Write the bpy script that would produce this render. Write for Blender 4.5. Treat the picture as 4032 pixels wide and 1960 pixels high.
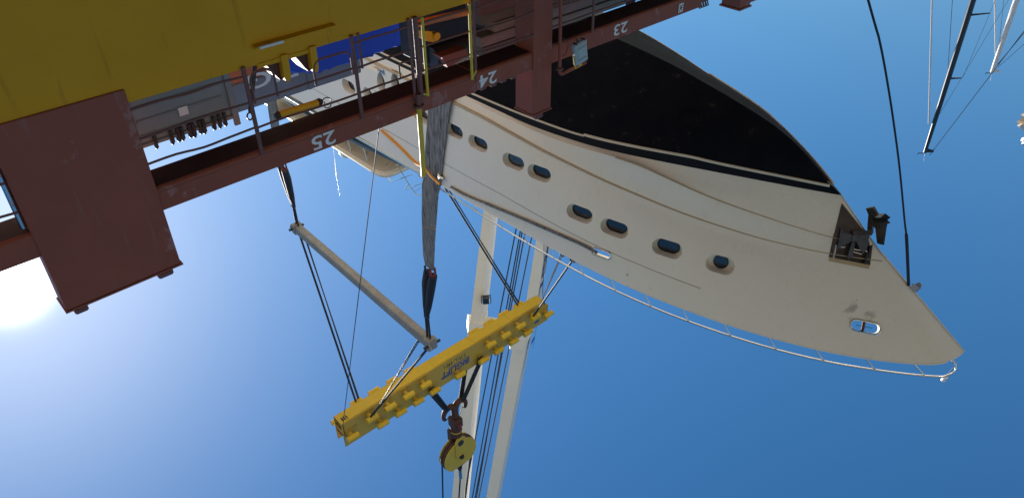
import bpy, bmesh, math, random
import numpy as np
from mathutils import Vector, Matrix
from mathutils.bvhtree import BVHTree

random.seed(7)
for o in list(bpy.data.objects): bpy.data.objects.remove(o)
scene = bpy.context.scene
col = scene.collection
R = math.radians

# ------------------------------------------------------------------ camera
FPX = 3025.0; CX, CY = 2016.0, 980.0           # focal length in pixels of the 4032 x 1960 picture
PITCH = R(36.0); ROLL = R(-0.5); EYE = Vector((0, 0, 1.65))
cam = bpy.data.cameras.new('camera'); cam.sensor_width = 36.0; cam.lens = FPX / 4032.0 * 36.0
cam.clip_start = 0.05; cam.clip_end = 20000
camo = bpy.data.objects.new('camera', cam); col.objects.link(camo)
aR = Vector((1, 0, 0)); aF = Vector((0, math.cos(PITCH), math.sin(PITCH))); aU = Vector((0, -math.sin(PITCH), math.cos(PITCH)))
cr, sr = math.cos(ROLL), math.sin(ROLL)
# the phone was held upside down: the picture's right is the world's left
pic_right = -(cr * aR + sr * aU); pic_up = -(-sr * aR + cr * aU)
m = Matrix((pic_right, pic_up, -aF)).transposed().to_4x4(); m.translation = EYE
camo.matrix_world = m
scene.camera = camo

# ------------------------------------------------------------------ light
SUN_AZ, SUN_EL = R(39.8), R(31.0)
world = bpy.data.worlds.new('World'); scene.world = world; world.use_nodes = True
wn = world.node_tree; bg = wn.nodes['Background']
sky = wn.nodes.new('ShaderNodeTexSky'); sky.sky_type = 'NISHITA'; sky.sun_disc = False
sky.sun_elevation = SUN_EL; sky.sun_rotation = SUN_AZ; sky.altitude = 0
sky.air_density = 1.4; sky.dust_density = 0.34; sky.ozone_density = 5.0
hsv = wn.nodes.new('ShaderNodeHueSaturation'); hsv.inputs['Saturation'].default_value = 1.25
wn.links.new(sky.outputs[0], hsv.inputs['Color']); bg.inputs[1].default_value = 0.063
# bright circumsolar aureole of the hazy sky round the sun
SDV = (math.sin(SUN_AZ) * math.cos(SUN_EL), math.cos(SUN_AZ) * math.cos(SUN_EL), math.sin(SUN_EL))
wtc = wn.nodes.new('ShaderNodeTexCoord'); wdp = wn.nodes.new('ShaderNodeVectorMath'); wdp.operation = 'DOT_PRODUCT'; wdp.inputs[1].default_value = SDV
wn.links.new(wtc.outputs['Generated'], wdp.inputs[0])
wmx = wn.nodes.new('ShaderNodeMath'); wmx.operation = 'MAXIMUM'; wmx.inputs[1].default_value = 0.0; wn.links.new(wdp.outputs['Value'], wmx.inputs[0])
wpw = wn.nodes.new('ShaderNodeMath'); wpw.operation = 'POWER'; wpw.inputs[1].default_value = 2600.0; wn.links.new(wmx.outputs[0], wpw.inputs[0])
wsc = wn.nodes.new('ShaderNodeMath'); wsc.operation = 'MULTIPLY'; wsc.inputs[1].default_value = 60.0; wn.links.new(wpw.outputs[0], wsc.inputs[0])
wad = wn.nodes.new('ShaderNodeMix'); wad.data_type = 'RGBA'; wad.blend_type = 'ADD'; wad.inputs[0].default_value = 1.0; wad.clamp_result = False
wn.links.new(hsv.outputs[0], wad.inputs[6]); wn.links.new(wsc.outputs[0], wad.inputs[7]); wn.links.new(wad.outputs[2], bg.inputs[0])
sd = Vector((math.sin(SUN_AZ) * math.cos(SUN_EL), math.cos(SUN_AZ) * math.cos(SUN_EL), math.sin(SUN_EL)))
sun = bpy.data.lights.new('sun', 'SUN'); sun.energy = 5.0; sun.angle = R(0.55); sun.color = (1.0, 0.94, 0.85)
suno = bpy.data.objects.new('sun', sun); col.objects.link(suno)
suno.rotation_euler = (-sd).to_track_quat('-Z', 'Y').to_euler()
scene.view_settings.view_transform = 'Standard'; scene.view_settings.look = 'None'
scene.view_settings.exposure = 0.9; scene.view_settings.gamma = 1.0
scene.view_settings.use_curve_mapping = False

# ------------------------------------------------------------------ frames of reference
def ray(px, py):
    a = -(float(px) - CX); b = float(py) - CY
    d = (cr * a - sr * b) * aR + (sr * a + cr * b) * aU + FPX * aF
    return d.normalized()
AZ = R(-48.0)
SD = Vector((math.sin(AZ), math.cos(AZ), 0)); SN = Vector((math.cos(AZ), -math.sin(AZ), 0)); UP = Vector((0, 0, 1))
def SW(s, n, z): return EYE + SD * s + SN * n + UP * z            # along the ship, inboard, above eye level
def SP(px, py, n):                                                # where a sight line meets a plane parallel to the ship side
    r = ray(px, py); return EYE + r * (n / r.dot(SN))
def SZ(px, py, n):
    P = SP(px, py, n) - EYE; return P.dot(SD), P.z
PHI = R(43.0)
YB = Vector((-math.sin(PHI), -math.cos(PHI), 0)); YPt = Vector((math.cos(PHI), -math.sin(PHI), 0))
YC = Vector((-0.53459, 26.9698, 0))
def YW(x, y, z): return EYE + YC + YB * x + YPt * y + UP * z      # yacht: forward, port, above eye level
def YS(px, py, y):                                                # sight line meets a fore-and-aft plane of the yacht
    r = ray(px, py); t = (YC.dot(YPt) + y) / r.dot(YPt); X = r * t - YC
    return X.dot(YB), X.z
def YV(px, py, y): x, z = YS(px, py, y); return YW(x, y, z)
A65 = R(6.5); BF = Vector((math.sin(A65), math.cos(A65), 0)); BR = Vector((math.cos(A65), -math.sin(A65), 0))
BSL = 3.73; BK = 30.4 + BSL * 45
def BP(px, py, off=0.0):                                          # sight line meets the plane of the crane boom
    r = ray(px, py); return EYE + r * ((BK + off) / (r.z + BSL * r.dot(BF)))

# ------------------------------------------------------------------ materials
MATS = {}
def mat(name, c, rough=0.5, metal=0.0, c2=None, scale=2.0, amt=0.5, bump=0.0, bscale=30.0, coat=0.0, spots=None, sscale=6.0, slo=0.62, shi=0.7, stretch=None, spec=None, streak=None, stk=(0.62, 0.72)):
    if name in MATS: return MATS[name]
    mt = bpy.data.materials.new(name); mt.use_nodes = True; nt = mt.node_tree; N = nt.nodes; L = nt.links
    b = N['Principled BSDF']
    b.inputs['Roughness'].default_value = rough; b.inputs['Metallic'].default_value = metal
    if coat: b.inputs['Coat Weight'].default_value = coat; b.inputs['Coat Roughness'].default_value = 0.1
    if spec is not None: b.inputs['Specular IOR Level'].default_value = spec
    tc = N.new('ShaderNodeTexCoord'); mp = N.new('ShaderNodeMapping'); L.new(tc.outputs['Object'], mp.inputs[0])
    if stretch: mp.inputs['Scale'].default_value = stretch
    n1 = N.new('ShaderNodeTexNoise'); n1.inputs['Scale'].default_value = scale; n1.inputs['Detail'].default_value = 6; n1.inputs['Roughness'].default_value = 0.62
    L.new(mp.outputs[0], n1.inputs['Vector'])
    rp = N.new('ShaderNodeMapRange'); rp.inputs['From Min'].default_value = 0.35; rp.inputs['From Max'].default_value = 0.68
    rp.inputs['To Max'].default_value = amt; L.new(n1.outputs['Fac'], rp.inputs['Value'])
    mx = N.new('ShaderNodeMix'); mx.data_type = 'RGBA'
    if c2 is None: c2 = tuple(v * 0.72 for v in c)
    mx.inputs[6].default_value = (*c, 1); mx.inputs[7].default_value = (*c2, 1); L.new(rp.outputs[0], mx.inputs[0])
    out = mx.outputs[2]
    if spots is not None:
        n2 = N.new('ShaderNodeTexNoise'); n2.inputs['Scale'].default_value = sscale; n2.inputs['Detail'].default_value = 9; n2.inputs['Roughness'].default_value = 0.7
        L.new(mp.outputs[0], n2.inputs['Vector'])
        r2 = N.new('ShaderNodeMapRange'); r2.inputs['From Min'].default_value = slo; r2.inputs['From Max'].default_value = shi; L.new(n2.outputs['Fac'], r2.inputs['Value'])
        m2 = N.new('ShaderNodeMix'); m2.data_type = 'RGBA'; L.new(r2.outputs[0], m2.inputs[0]); L.new(out, m2.inputs[6]); m2.inputs[7].default_value = (*spots, 1)
        out = m2.outputs[2]
    if streak is not None:                        # runs of rust and dirt down the plate
        mq = N.new('ShaderNodeMapping'); L.new(tc.outputs['Object'], mq.inputs[0]); mq.inputs['Scale'].default_value = (2.6, 2.6, 0.22)
        n4 = N.new('ShaderNodeTexNoise'); n4.inputs['Scale'].default_value = 2.2; n4.inputs['Detail'].default_value = 8; n4.inputs['Roughness'].default_value = 0.65; L.new(mq.outputs[0], n4.inputs['Vector'])
        r4 = N.new('ShaderNodeMapRange'); r4.inputs['From Min'].default_value = stk[0]; r4.inputs['From Max'].default_value = stk[1]; r4.inputs['To Max'].default_value = 0.75; L.new(n4.outputs['Fac'], r4.inputs['Value'])
        m4 = N.new('ShaderNodeMix'); m4.data_type = 'RGBA'; L.new(r4.outputs[0], m4.inputs[0]); L.new(out, m4.inputs[6]); m4.inputs[7].default_value = (*streak, 1)
        out = m4.outputs[2]
    L.new(out, b.inputs['Base Color'])
    rr = N.new('ShaderNodeMapRange'); rr.inputs['To Min'].default_value = max(0.02, rough - 0.08); rr.inputs['To Max'].default_value = min(1, rough + 0.1)
    L.new(n1.outputs['Fac'], rr.inputs['Value']); L.new(rr.outputs[0], b.inputs['Roughness'])
    if bump:
        n3 = N.new('ShaderNodeTexNoise'); n3.inputs['Scale'].default_value = bscale; n3.inputs['Detail'].default_value = 4; L.new(mp.outputs[0], n3.inputs['Vector'])
        bp = N.new('ShaderNodeBump'); bp.inputs['Strength'].default_value = bump; bp.inputs['Distance'].default_value = 0.02
        L.new(n3.outputs['Fac'], bp.inputs['Height']); L.new(bp.outputs[0], b.inputs['Normal'])
    MATS[name] = mt
    return mt
M_YEL = mat('ship_yellow_paint', (0.60, 0.285, 0.003), 0.55, spec=0.25, c2=(0.52, 0.235, 0.003), streak=(0.20, 0.09, 0.01), stk=(0.60, 0.76), scale=1.2, bump=0.35, bscale=1.8, spots=(0.16, 0.06, 0.02), sscale=5.0, slo=0.69, shi=0.74)
M_BRN = mat('ship_red_brown_paint', (0.27, 0.074, 0.043), 0.55, spec=0.25, c2=(0.21, 0.062, 0.042), streak=(0.24, 0.13, 0.12), stk=(0.58, 0.72), scale=1.4, bump=0.3, bscale=2.4, spots=(0.30, 0.13, 0.11), sscale=1.3, slo=0.585, shi=0.61)
M_BRD = mat('ship_brown_paint_worn', (0.16, 0.056, 0.045), 0.55, c2=(0.10, 0.05, 0.04), scale=5, bump=0.3, bscale=20, spots=(0.2, 0.08, 0.03), sscale=9, slo=0.62, shi=0.72)
M_UND = mat('coaming_underside_painted_shade', (0.055, 0.028, 0.025), 0.7, spec=0.2, c2=(0.035, 0.02, 0.019), scale=3)  # shade under the coaming, painted in as a darker brown
M_ORB = mat('red_oxide_paint', (0.55, 0.13, 0.035), 0.55, c2=(0.30, 0.08, 0.03), scale=2)
M_WHT = mat('white_marking_paint', (0.72, 0.70, 0.68), 0.55, c2=(0.6, 0.58, 0.56), scale=14)
M_HUL = mat('yacht_white_topside', (0.83, 0.745, 0.61), 0.25, c2=(0.78, 0.69, 0.55), scale=0.35, coat=0.3, streak=(0.70, 0.61, 0.48), stk=(0.56, 0.85))
M_BOT = mat('black_antifouling', (0.0035, 0.005, 0.010), 0.75, spec=0.12, c2=(0.009, 0.009, 0.012), scale=1.3, amt=0.9, bump=0.25, bscale=12, spots=(0.12, 0.075, 0.06), sscale=3.0, slo=0.61, shi=0.84)
M_BND = mat('dark_boot_stripe', (0.005, 0.008, 0.014), 0.45, spec=0.15, c2=(0.009, 0.012, 0.02), scale=2, spots=(0.07, 0.07, 0.075), sscale=9, slo=0.69, shi=0.8)
M_CRM = mat('cream_stripe', (0.74, 0.62, 0.45), 0.4, c2=(0.66, 0.54, 0.38), scale=3)
M_TAN = mat('tan_rubbing_strake', (0.50, 0.36, 0.20), 0.45, c2=(0.40, 0.29, 0.17), scale=3)
M_SLT = mat('dark_seam', (0.05, 0.045, 0.04), 0.6)
M_REC = mat('porthole_recess_paint', (0.84, 0.77, 0.65), 0.35, scale=2)
M_GSK = mat('black_gasket', (0.008, 0.008, 0.01), 0.4)
M_STN = mat('stainless_steel', (0.62, 0.60, 0.57), 0.16, 1.0, c2=(0.5, 0.48, 0.46), scale=6)
M_GLB = mat('glass_painted_reflection', (0.03, 0.055, 0.08), 0.05, c2=(0.07, 0.10, 0.12), scale=2.5, amt=0.9, spec=0.8)  # lighter base colour stands in for sky and water reflected in the pane
M_GLS = mat('dark_tinted_glass', (0.012, 0.018, 0.026), 0.04, c2=(0.02, 0.028, 0.038), scale=3, spec=0.9)
M_ANC = mat('anchor_steel', (0.075, 0.085, 0.10), 0.35, 0.35, c2=(0.022, 0.022, 0.026), scale=5, bump=0.3, bscale=20)
M_PLT = mat('stained_bow_plate', (0.012, 0.014, 0.019), 0.3, 0.2, c2=(0.11, 0.07, 0.05), scale=2.4, amt=0.6)
M_LFT = mat('lifting_beam_yellow', (0.64, 0.42, 0.010), 0.42, c2=(0.57, 0.36, 0.012), scale=1.5, spots=(0.12, 0.05, 0.02), sscale=3.0, slo=0.68, shi=0.74)
M_LFD = mat('lifting_beam_painted_shade', (0.50, 0.33, 0.035), 0.5, c2=(0.44, 0.30, 0.06), scale=1.2, spots=(0.14, 0.06, 0.02), sscale=3.5, slo=0.71, shi=0.77)  # beam yellow darkened, so the shade on its sides is in the colour
M_BLU = mat('blue_lettering', (0.02, 0.08, 0.27), 0.5, scale=8)
M_BLK = mat('black_lettering', (0.012, 0.012, 0.014), 0.5)
M_GRY = mat('galvanised_spreader', (0.25, 0.24, 0.225), 0.6, 0.15, c2=(0.15, 0.135, 0.12), scale=2.2, bump=0.2, bscale=18, spots=(0.12, 0.08, 0.05), sscale=5, slo=0.63, shi=0.72)
M_SLG = mat('grey_webbing', (0.25, 0.25, 0.255), 0.85, c2=(0.06, 0.06, 0.066), scale=4.0, amt=1.0, bump=0.6, bscale=40, stretch=(5.0, 5.0, 0.55), spots=(0.03, 0.03, 0.035), sscale=2.0, slo=0.55, shi=0.66)
M_ROP = mat('black_rope', (0.010, 0.010, 0.014), 0.7, c2=(0.03, 0.03, 0.035), scale=18, bump=0.8, bscale=60)
M_WIR = mat('greased_wire', (0.014, 0.014, 0.017), 0.5, c2=(0.035, 0.033, 0.03), scale=20)
M_RED = mat('red_shackle', (0.22, 0.02, 0.02), 0.4, scale=6)
M_SHK = mat('dark_shackle_steel', (0.03, 0.028, 0.03), 0.5, 0.4, c2=(0.08, 0.06, 0.05), scale=9)
M_CRN = mat('crane_cream_paint', (0.84, 0.79, 0.70), 0.45, c2=(0.78, 0.72, 0.62), scale=0.6, spots=(0.30, 0.14, 0.06), sscale=1.6, slo=0.72, shi=0.78)
M_HKY = mat('hook_block_yellow', (0.55, 0.40, 0.03), 0.45, c2=(0.47, 0.33, 0.04), scale=1.2, spots=(0.28, 0.11, 0.03), sscale=2.4, slo=0.63, shi=0.74)
M_RST = mat('rusty_steel', (0.10, 0.040, 0.022), 0.65, 0.2, c2=(0.045, 0.022, 0.018), scale=3, bump=0.4, bscale=12)
M_BIN = mat('grey_blue_steel', (0.20, 0.235, 0.25), 0.5, c2=(0.155, 0.18, 0.19), scale=3, bump=0.2, bscale=8, spots=(0.16, 0.12, 0.1), sscale=7, slo=0.67, shi=0.75)
M_LGT = mat('floodlight_grey', (0.36, 0.42, 0.42), 0.45, c2=(0.30, 0.35, 0.35), scale=4)
M_TRP = mat('blue_tarpaulin', (0.012, 0.05, 0.50), 0.4, c2=(0.010, 0.035, 0.38), scale=1.5, bump=0.5, bscale=2.5)
M_GCT = mat('grey_container', (0.20, 0.19, 0.215), 0.5, c2=(0.16, 0.15, 0.17), scale=2, spots=(0.25, 0.14, 0.1), sscale=4, slo=0.68, shi=0.75)
M_TMB = mat('weathered_timber', (0.23, 0.205, 0.165), 0.85, c2=(0.11, 0.09, 0.07), scale=3, bump=0.5, bscale=14, stretch=(1, 1, 5))
M_LCK = mat('pale_lilac_locker', (0.42, 0.40, 0.46), 0.5, c2=(0.34, 0.32, 0.38), scale=3)
M_TMD = mat('dark_timber', (0.14, 0.115, 0.09), 0.85, c2=(0.07, 0.06, 0.05), scale=3, bump=0.5, bscale=14, stretch=(1, 1, 5))
M_DRK = mat('dark_machinery', (0.02, 0.02, 0.024), 0.5, c2=(0.05, 0.045, 0.045), scale=4)
M_JCK = mat('jack_yellow', (0.72, 0.42, 0.01), 0.35, c2=(0.62, 0.34, 0.01), scale=5)
M_PYL = mat('pole_yellow', (0.62, 0.46, 0.02), 0.4, c2=(0.52, 0.36, 0.03), scale=6, spots=(0.2, 0.12, 0.04), sscale=12, slo=0.66, shi=0.74)
M_ORS = mat('orange_strap', (0.75, 0.30, 0.02), 0.7, c2=(0.6, 0.22, 0.02), scale=6)
M_GEL = mat('yacht_gelcoat_cream', (0.78, 0.68, 0.53), 0.35, c2=(0.72, 0.62, 0.48), scale=1.5)
M_MST = mat('black_carbon_mast', (0.012, 0.013, 0.018), 0.35, coat=0.3)
M_MSW = mat('white_mast_paint', (0.68, 0.68, 0.68), 0.4, c2=(0.5, 0.5, 0.52), scale=2)
M_NVY = mat('navy_hull', (0.02, 0.03, 0.07), 0.3)
M_QUA = mat('quay_concrete', (0.30, 0.255, 0.20), 0.85, c2=(0.23, 0.20, 0.16), scale=0.4, bump=0.4, bscale=25, spots=(0.2, 0.18, 0.16), sscale=1.3, slo=0.62, shi=0.75)
M_DCK = mat('pale_bounce_deck', (0.62, 0.55, 0.45), 0.6, scale=0.8)  # pale tone picked to throw sunlight up onto the yacht
M_WAT = mat('harbour_water', (0.015, 0.05, 0.06), 0.06, c2=(0.02, 0.06, 0.065), scale=0.05, bump=0.5, bscale=1.2)
M_RAG = mat('grey_plastic_wrap', (0.42, 0.40, 0.40), 0.6, c2=(0.25, 0.24, 0.25), scale=12, bump=0.8, bscale=25)

# ------------------------------------------------------------------ mesh tools
LOC = {}
def thing(name, label, cat, loc, group=None):
    o = bpy.data.objects.new(name, None); col.objects.link(o); o.location = loc; o.empty_display_size = 0.2
    o['label'] = label; o['category'] = cat
    if group: o['group'] = group
    LOC[o] = Vector(loc); return o
class MB:
    def __init__(s): s.v = []; s.f = []; s.mi = []; s.cur = 0
    def add(s, vs, fs):
        k = len(s.v); s.v += [Vector(v) for v in vs]
        for f in fs: s.f.append(tuple(i + k for i in f)); s.mi.append(s.cur)
        return s
    def box(s, c, ax, h, bev=0.0):
        c = Vector(c); a, b, d = [Vector(x).normalized() for x in ax]
        if bev <= 0:
            vs = [c + a * (h[0] * i) + b * (h[1] * j) + d * (h[2] * k) for k in (-1, 1) for j in (-1, 1) for i in (-1, 1)]
            return s.add(vs, [(0, 2, 3, 1), (4, 5, 7, 6), (0, 1, 5, 4), (2, 6, 7, 3), (0, 4, 6, 2), (1, 3, 7, 5)])
        bev = min(bev, 0.45 * min(h)); vs = []; fs = []; idx = {}
        for i in (-1, 1):
            for j in (-1, 1):
                for k in (-1, 1):
                    for w in range(3):
                        q = [h[0] - bev, h[1] - bev, h[2] - bev]; q[w] = h[w]
                        idx[(i, j, k, w)] = len(vs); vs.append(c + a * (q[0] * i) + b * (q[1] * j) + d * (q[2] * k))
        def g(i, j, k, w): return idx[(i, j, k, w)]
        for e in (-1, 1):
            fs.append([g(e, -1, -1, 0), g(e, 1, -1, 0), g(e, 1, 1, 0), g(e, -1, 1, 0)])
            fs.append([g(-1, e, -1, 1), g(-1, e, 1, 1), g(1, e, 1, 1), g(1, e, -1, 1)])
            fs.append([g(-1, -1, e, 2), g(1, -1, e, 2), g(1, 1, e, 2), g(-1, 1, e, 2)])
        for p in (-1, 1):
            for q in (-1, 1):
                fs.append([g(p, q, -1, 0), g(p, q, 1, 0), g(p, q, 1, 1), g(p, q, -1, 1)])
                fs.append([g(p, -1, q, 0), g(p, 1, q, 0), g(p, 1, q, 2), g(p, -1, q, 2)])
                fs.append([g(-1, p, q, 1), g(1, p, q, 1), g(1, p, q, 2), g(-1, p, q, 2)])
        for i in (-1, 1):
            for j in (-1, 1):
                for k in (-1, 1): fs.append([g(i, j, k, 0), g(i, j, k, 1), g(i, j, k, 2)])
        return s.add(vs, fs)
    def sbox(s, s0, s1, n0, n1, z0, z1, bev=0.0):   # a box in the ship's frame
        return s.box(SW((s0 + s1) / 2, (n0 + n1) / 2, (z0 + z1) / 2), (SD, SN, UP), (abs(s1 - s0) / 2, abs(n1 - n0) / 2, abs(z1 - z0) / 2), bev)
    def ybox(s, x0, x1, y0, y1, z0, z1, bev=0.0):
        return s.box(YW((x0 + x1) / 2, (y0 + y1) / 2, (z0 + z1) / 2), (YB, YPt, UP), (abs(x1 - x0) / 2, abs(y1 - y0) / 2, abs(z1 - z0) / 2), bev)
    def tube(s, pts, r, seg=8, closed=False, caps=True):
        P = [Vector(p) for p in pts]; n = len(P); rs = r if isinstance(r, (list, tuple)) else [r] * n
        vs = []; fs = []; prev = None
        for i, p in enumerate(P):
            if closed: t = P[(i + 1) % n] - P[i - 1]
            else: t = P[min(i + 1, n - 1)] - P[max(i - 1, 0)]
            t.normalize()
            if prev is None:
                u = t.orthogonal().normalized()
            else:
                u = (prev - t * prev.dot(t)).normalized()
            prev = u; w = t.cross(u)
            for k in range(seg):
                a = 2 * math.pi * k / seg; vs.append(p + (u * math.cos(a) + w * math.sin(a)) * rs[i])
        for i in range(n if closed else n - 1):
            j = (i + 1) % n
            for k in range(seg): fs.append((i * seg + k, i * seg + (k + 1) % seg, j * seg + (k + 1) % seg, j * seg + k))
        if caps and not closed:
            fs.append(tuple(range(seg - 1, -1, -1))); fs.append(tuple((n - 1) * seg + k for k in range(seg)))
        return s.add(vs, fs)
    def cyl(s, a, b, r, seg=12): return s.tube([a, b], r, seg)
    def prism(s, poly, ext):                      # planar polygon pushed along ext
        P = [Vector(p) for p in poly]; e = Vector(ext); n = len(P)
        return s.add(P + [p + e for p in P], [tuple(range(n - 1, -1, -1)), tuple(range(n, 2 * n))] + [(i, (i + 1) % n, n + (i + 1) % n, n + i) for i in range(n)])
    def grid(s, rows, close=False):
        nr = len(rows); nc = len(rows[0]); vs = [v for r in rows for v in r]
        return s.add(vs, [(i * nc + j, i * nc + j + 1, (i + 1) * nc + j + 1, (i + 1) * nc + j) for i in range(nr - 1) for j in range(nc - 1)])
    def build(s, name, mats, parent=None, smooth=False, recalc=True, kind=None, label=None, cat=None, group=None, angle=40, loc=None):
        me = bpy.data.meshes.new(name)
        off = LOC[parent] if parent else (Vector(loc) if loc else Vector((0, 0, 0)))
        me.from_pydata([tuple(v - off) for v in s.v], [], s.f)
        mats = mats if isinstance(mats, (list, tuple)) else [mats]
        for q in mats: me.materials.append(q)
        for pl, i in zip(me.polygons, s.mi): pl.material_index = i
        if recalc:
            b = bmesh.new(); b.from_mesh(me); bmesh.ops.recalc_face_normals(b, faces=b.faces[:]); b.to_mesh(me); b.free()
        if smooth:
            me.polygons.foreach_set('use_smooth', [True] * len(me.polygons)); me.set_sharp_from_angle(angle=R(angle))
        o = bpy.data.objects.new(name, me); col.objects.link(o)
        if parent: o.parent = parent; LOC[o] = LOC[parent]
        else: o.location = off; LOC[o] = off
        if kind: o['kind'] = kind
        if label: o['label'] = label
        if cat: o['category'] = cat
        if group: o['group'] = group
        return o
def bez(pts, n=8):                                # smooth curve through points
    P = [Vector(p) for p in pts]; out = []
    for i in range(len(P) - 1):
        p0 = P[max(i - 1, 0)]; p1 = P[i]; p2 = P[i + 1]; p3 = P[min(i + 2, len(P) - 1)]
        for k in range(n):
            t = k / n; out.append(0.5 * ((2 * p1) + (p2 - p0) * t + (2 * p0 - 5 * p1 + 4 * p2 - p3) * t * t + (3 * p1 - p0 - 3 * p2 + p3) * t ** 3))
    out.append(P[-1]); return out
def text(name, body, org, xd, yd, w, h, m, parent, thick=0.006, shear=0.0, bold=0.0):
    cu = bpy.data.curves.new(name, 'FONT'); cu.body = body; cu.size = 1; cu.extrude = 0.0; cu.shear = shear; cu.offset = bold; cu.resolution_u = 3
    to = bpy.data.objects.new(name, cu); col.objects.link(to)
    dg = bpy.context.evaluated_depsgraph_get(); me = bpy.data.meshes.new_from_object(to.evaluated_get(dg))
    bpy.data.objects.remove(to)
    vs = np.array([v.co[:] for v in me.vertices]); lo = vs.min(0); hi = vs.max(0)
    xd = Vector(xd).normalized(); yd = Vector(yd).normalized(); nd = xd.cross(yd)
    mb = MB(); mb.add([Vector(org) + xd * ((v[0] - lo[0]) / (hi[0] - lo[0]) * w) + yd * ((v[1] - lo[1]) / (hi[1] - lo[1]) * h) + nd * thick for v in vs], [tuple(p.vertices) for p in me.polygons])
    return mb.build(name, m, parent, recalc=False)
def rope(name, pts, r, m, label, cat='rope', group=None, seg=8, sag=0.0, n=10):
    P = [Vector(p) for p in pts]
    if len(P) == 2:
        a, b = P; P = [a.lerp(b, i / n) - UP * (sag * 4 * (i / n) * (1 - i / n)) for i in range(n + 1)]
    return MB().tube(P, r, seg).build(name, m, None, True, label=label, cat=cat, group=group, loc=P[0])

# ------------------------------------------------------------------ setting
g = MB(); g.add([SW(-150, -200, -1.65), SW(400, -200, -1.65), SW(400, 9.2, -1.65), SW(-150, 9.2, -1.65)], [(0, 1, 2, 3)])
g.add([SW(-150, 9.2, -1.65), SW(400, 9.2, -1.65), SW(400, 9.2, -7), SW(-150, 9.2, -7)], [(0, 1, 2, 3)])
g.build('quay', M_QUA, kind='structure')
MB().add([(-9000, -9000, -3.2), (9000, -9000, -3.2), (9000, 9000, -3.2), (-9000, 9000, -3.2)], [(0, 1, 2, 3)]).build('water', M_WAT, kind='structure', recalc=False)

# ------------------------------------------------------------------ carrier ship
ZE, ZB0, ZB1 = 4.23, 5.50, 5.86
ship = thing('heavy_lift_ship', 'cargo ship with yellow side and brown numbered coaming towering over the quay', 'ship', SW(5, 10, -4.8))
h = MB()
for i in range(26):                                # shell plates with slight weld joints between them
    s0 = -40 + i * 4.0
    h.sbox(s0, s0 + 4.0, 10.0, 10.03, -4.6, ZE)
h = MB(); h.sbox(-40, 60, 10.0, 10.05, -4.6, ZE, 0.006)
hull_side = h.build('hull_side', M_YEL, ship)
MB().sbox(-40, 60, 10.06, 14.0, 3.85, 4.0).build('side_deck', M_BRD, ship)  # unseen strip, kept dark so little light bounces under the coaming
MB().sbox(-40, 60, 14.002, 39.94, 3.85, 4.0).build('bounce_deck', M_DCK, ship)  # unseen inner deck, made pale as a reflector for the yacht hull
MB().sbox(-40, 60, 39.95, 40, -4.6, 4.2).build('far_hull_side', M_YEL, ship)
MB().sbox(-40, -39.95, 10.06, 39.9, -4.6, 3.8).build('transom', M_YEL, ship)
# welded guard angle under the edge of the yellow plating
w = MB(); w.prism([SW(4.21, 9.999, 3.99), SW(4.21, 9.90, 3.965), SW(4.21, 9.90, 3.945), SW(4.21, 9.999, 3.925)], SD * 1.28)
w.build('lamp_guard', M_YEL, ship)
MB().cyl(SW(4.26, 9.885, 3.957), SW(4.62, 9.885, 3.957), 0.022, 10).build('tube_lamp', M_WHT, ship, True)
# coaming beam: box girder with a rounded lower edge
def coaming(s0, s1, name='coaming_beam', z1=ZB1):
    prof = [(10.0, z1), (10.0, ZB0 + 0.06)] + [(10.0 + 0.06 * (1 - math.cos(a)), ZB0 + 0.06 - 0.06 * math.sin(a)) for a in (R(30), R(60), R(90))] + [(10.55, ZB0), (10.55, z1)]
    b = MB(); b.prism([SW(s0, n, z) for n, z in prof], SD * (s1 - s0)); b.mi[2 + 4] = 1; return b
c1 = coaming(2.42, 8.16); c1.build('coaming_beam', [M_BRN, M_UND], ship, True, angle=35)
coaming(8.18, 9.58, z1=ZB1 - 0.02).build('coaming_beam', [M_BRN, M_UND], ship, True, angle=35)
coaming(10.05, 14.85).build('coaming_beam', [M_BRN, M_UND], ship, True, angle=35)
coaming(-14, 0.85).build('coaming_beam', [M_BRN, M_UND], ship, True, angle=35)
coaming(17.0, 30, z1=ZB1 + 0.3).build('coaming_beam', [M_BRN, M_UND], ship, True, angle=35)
# weld bead along the coaming face
MB().cyl(SW(2.45, 9.998, ZB0 + 0.075), SW(8.14, 9.998, ZB0 + 0.075), 0.006, 6).build('weld_bead', M_BRD, ship)
for s, z0, txt in ((5.245, 5.585, '25'), (8.66, 5.585, '24'), (12.29, 5.555, '23')):
    text('painted_number', txt, SW(s, 9.999, z0), -SD, UP, 0.42, 0.235, M_WHT, ship, 0.004, 0.0, 0.015)
sgn = MB(); sgn.sbox(14.0, 14.16, 9.985, 9.995, 5.60, 5.80, 0.004); sg = sgn.build('notice_plate', M_WHT, ship)
for a, b_ in (((14.03, 5.63), (14.13, 5.77)), ((14.13, 5.63), (14.03, 5.77)), ((14.03, 5.70), (14.13, 5.70))):
    MB().cyl(SW(a[0], 9.983, a[1]), SW(b_[0], 9.983, b_[1]), 0.008, 4).build('notice_mark', M_BLK, sg)
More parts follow.
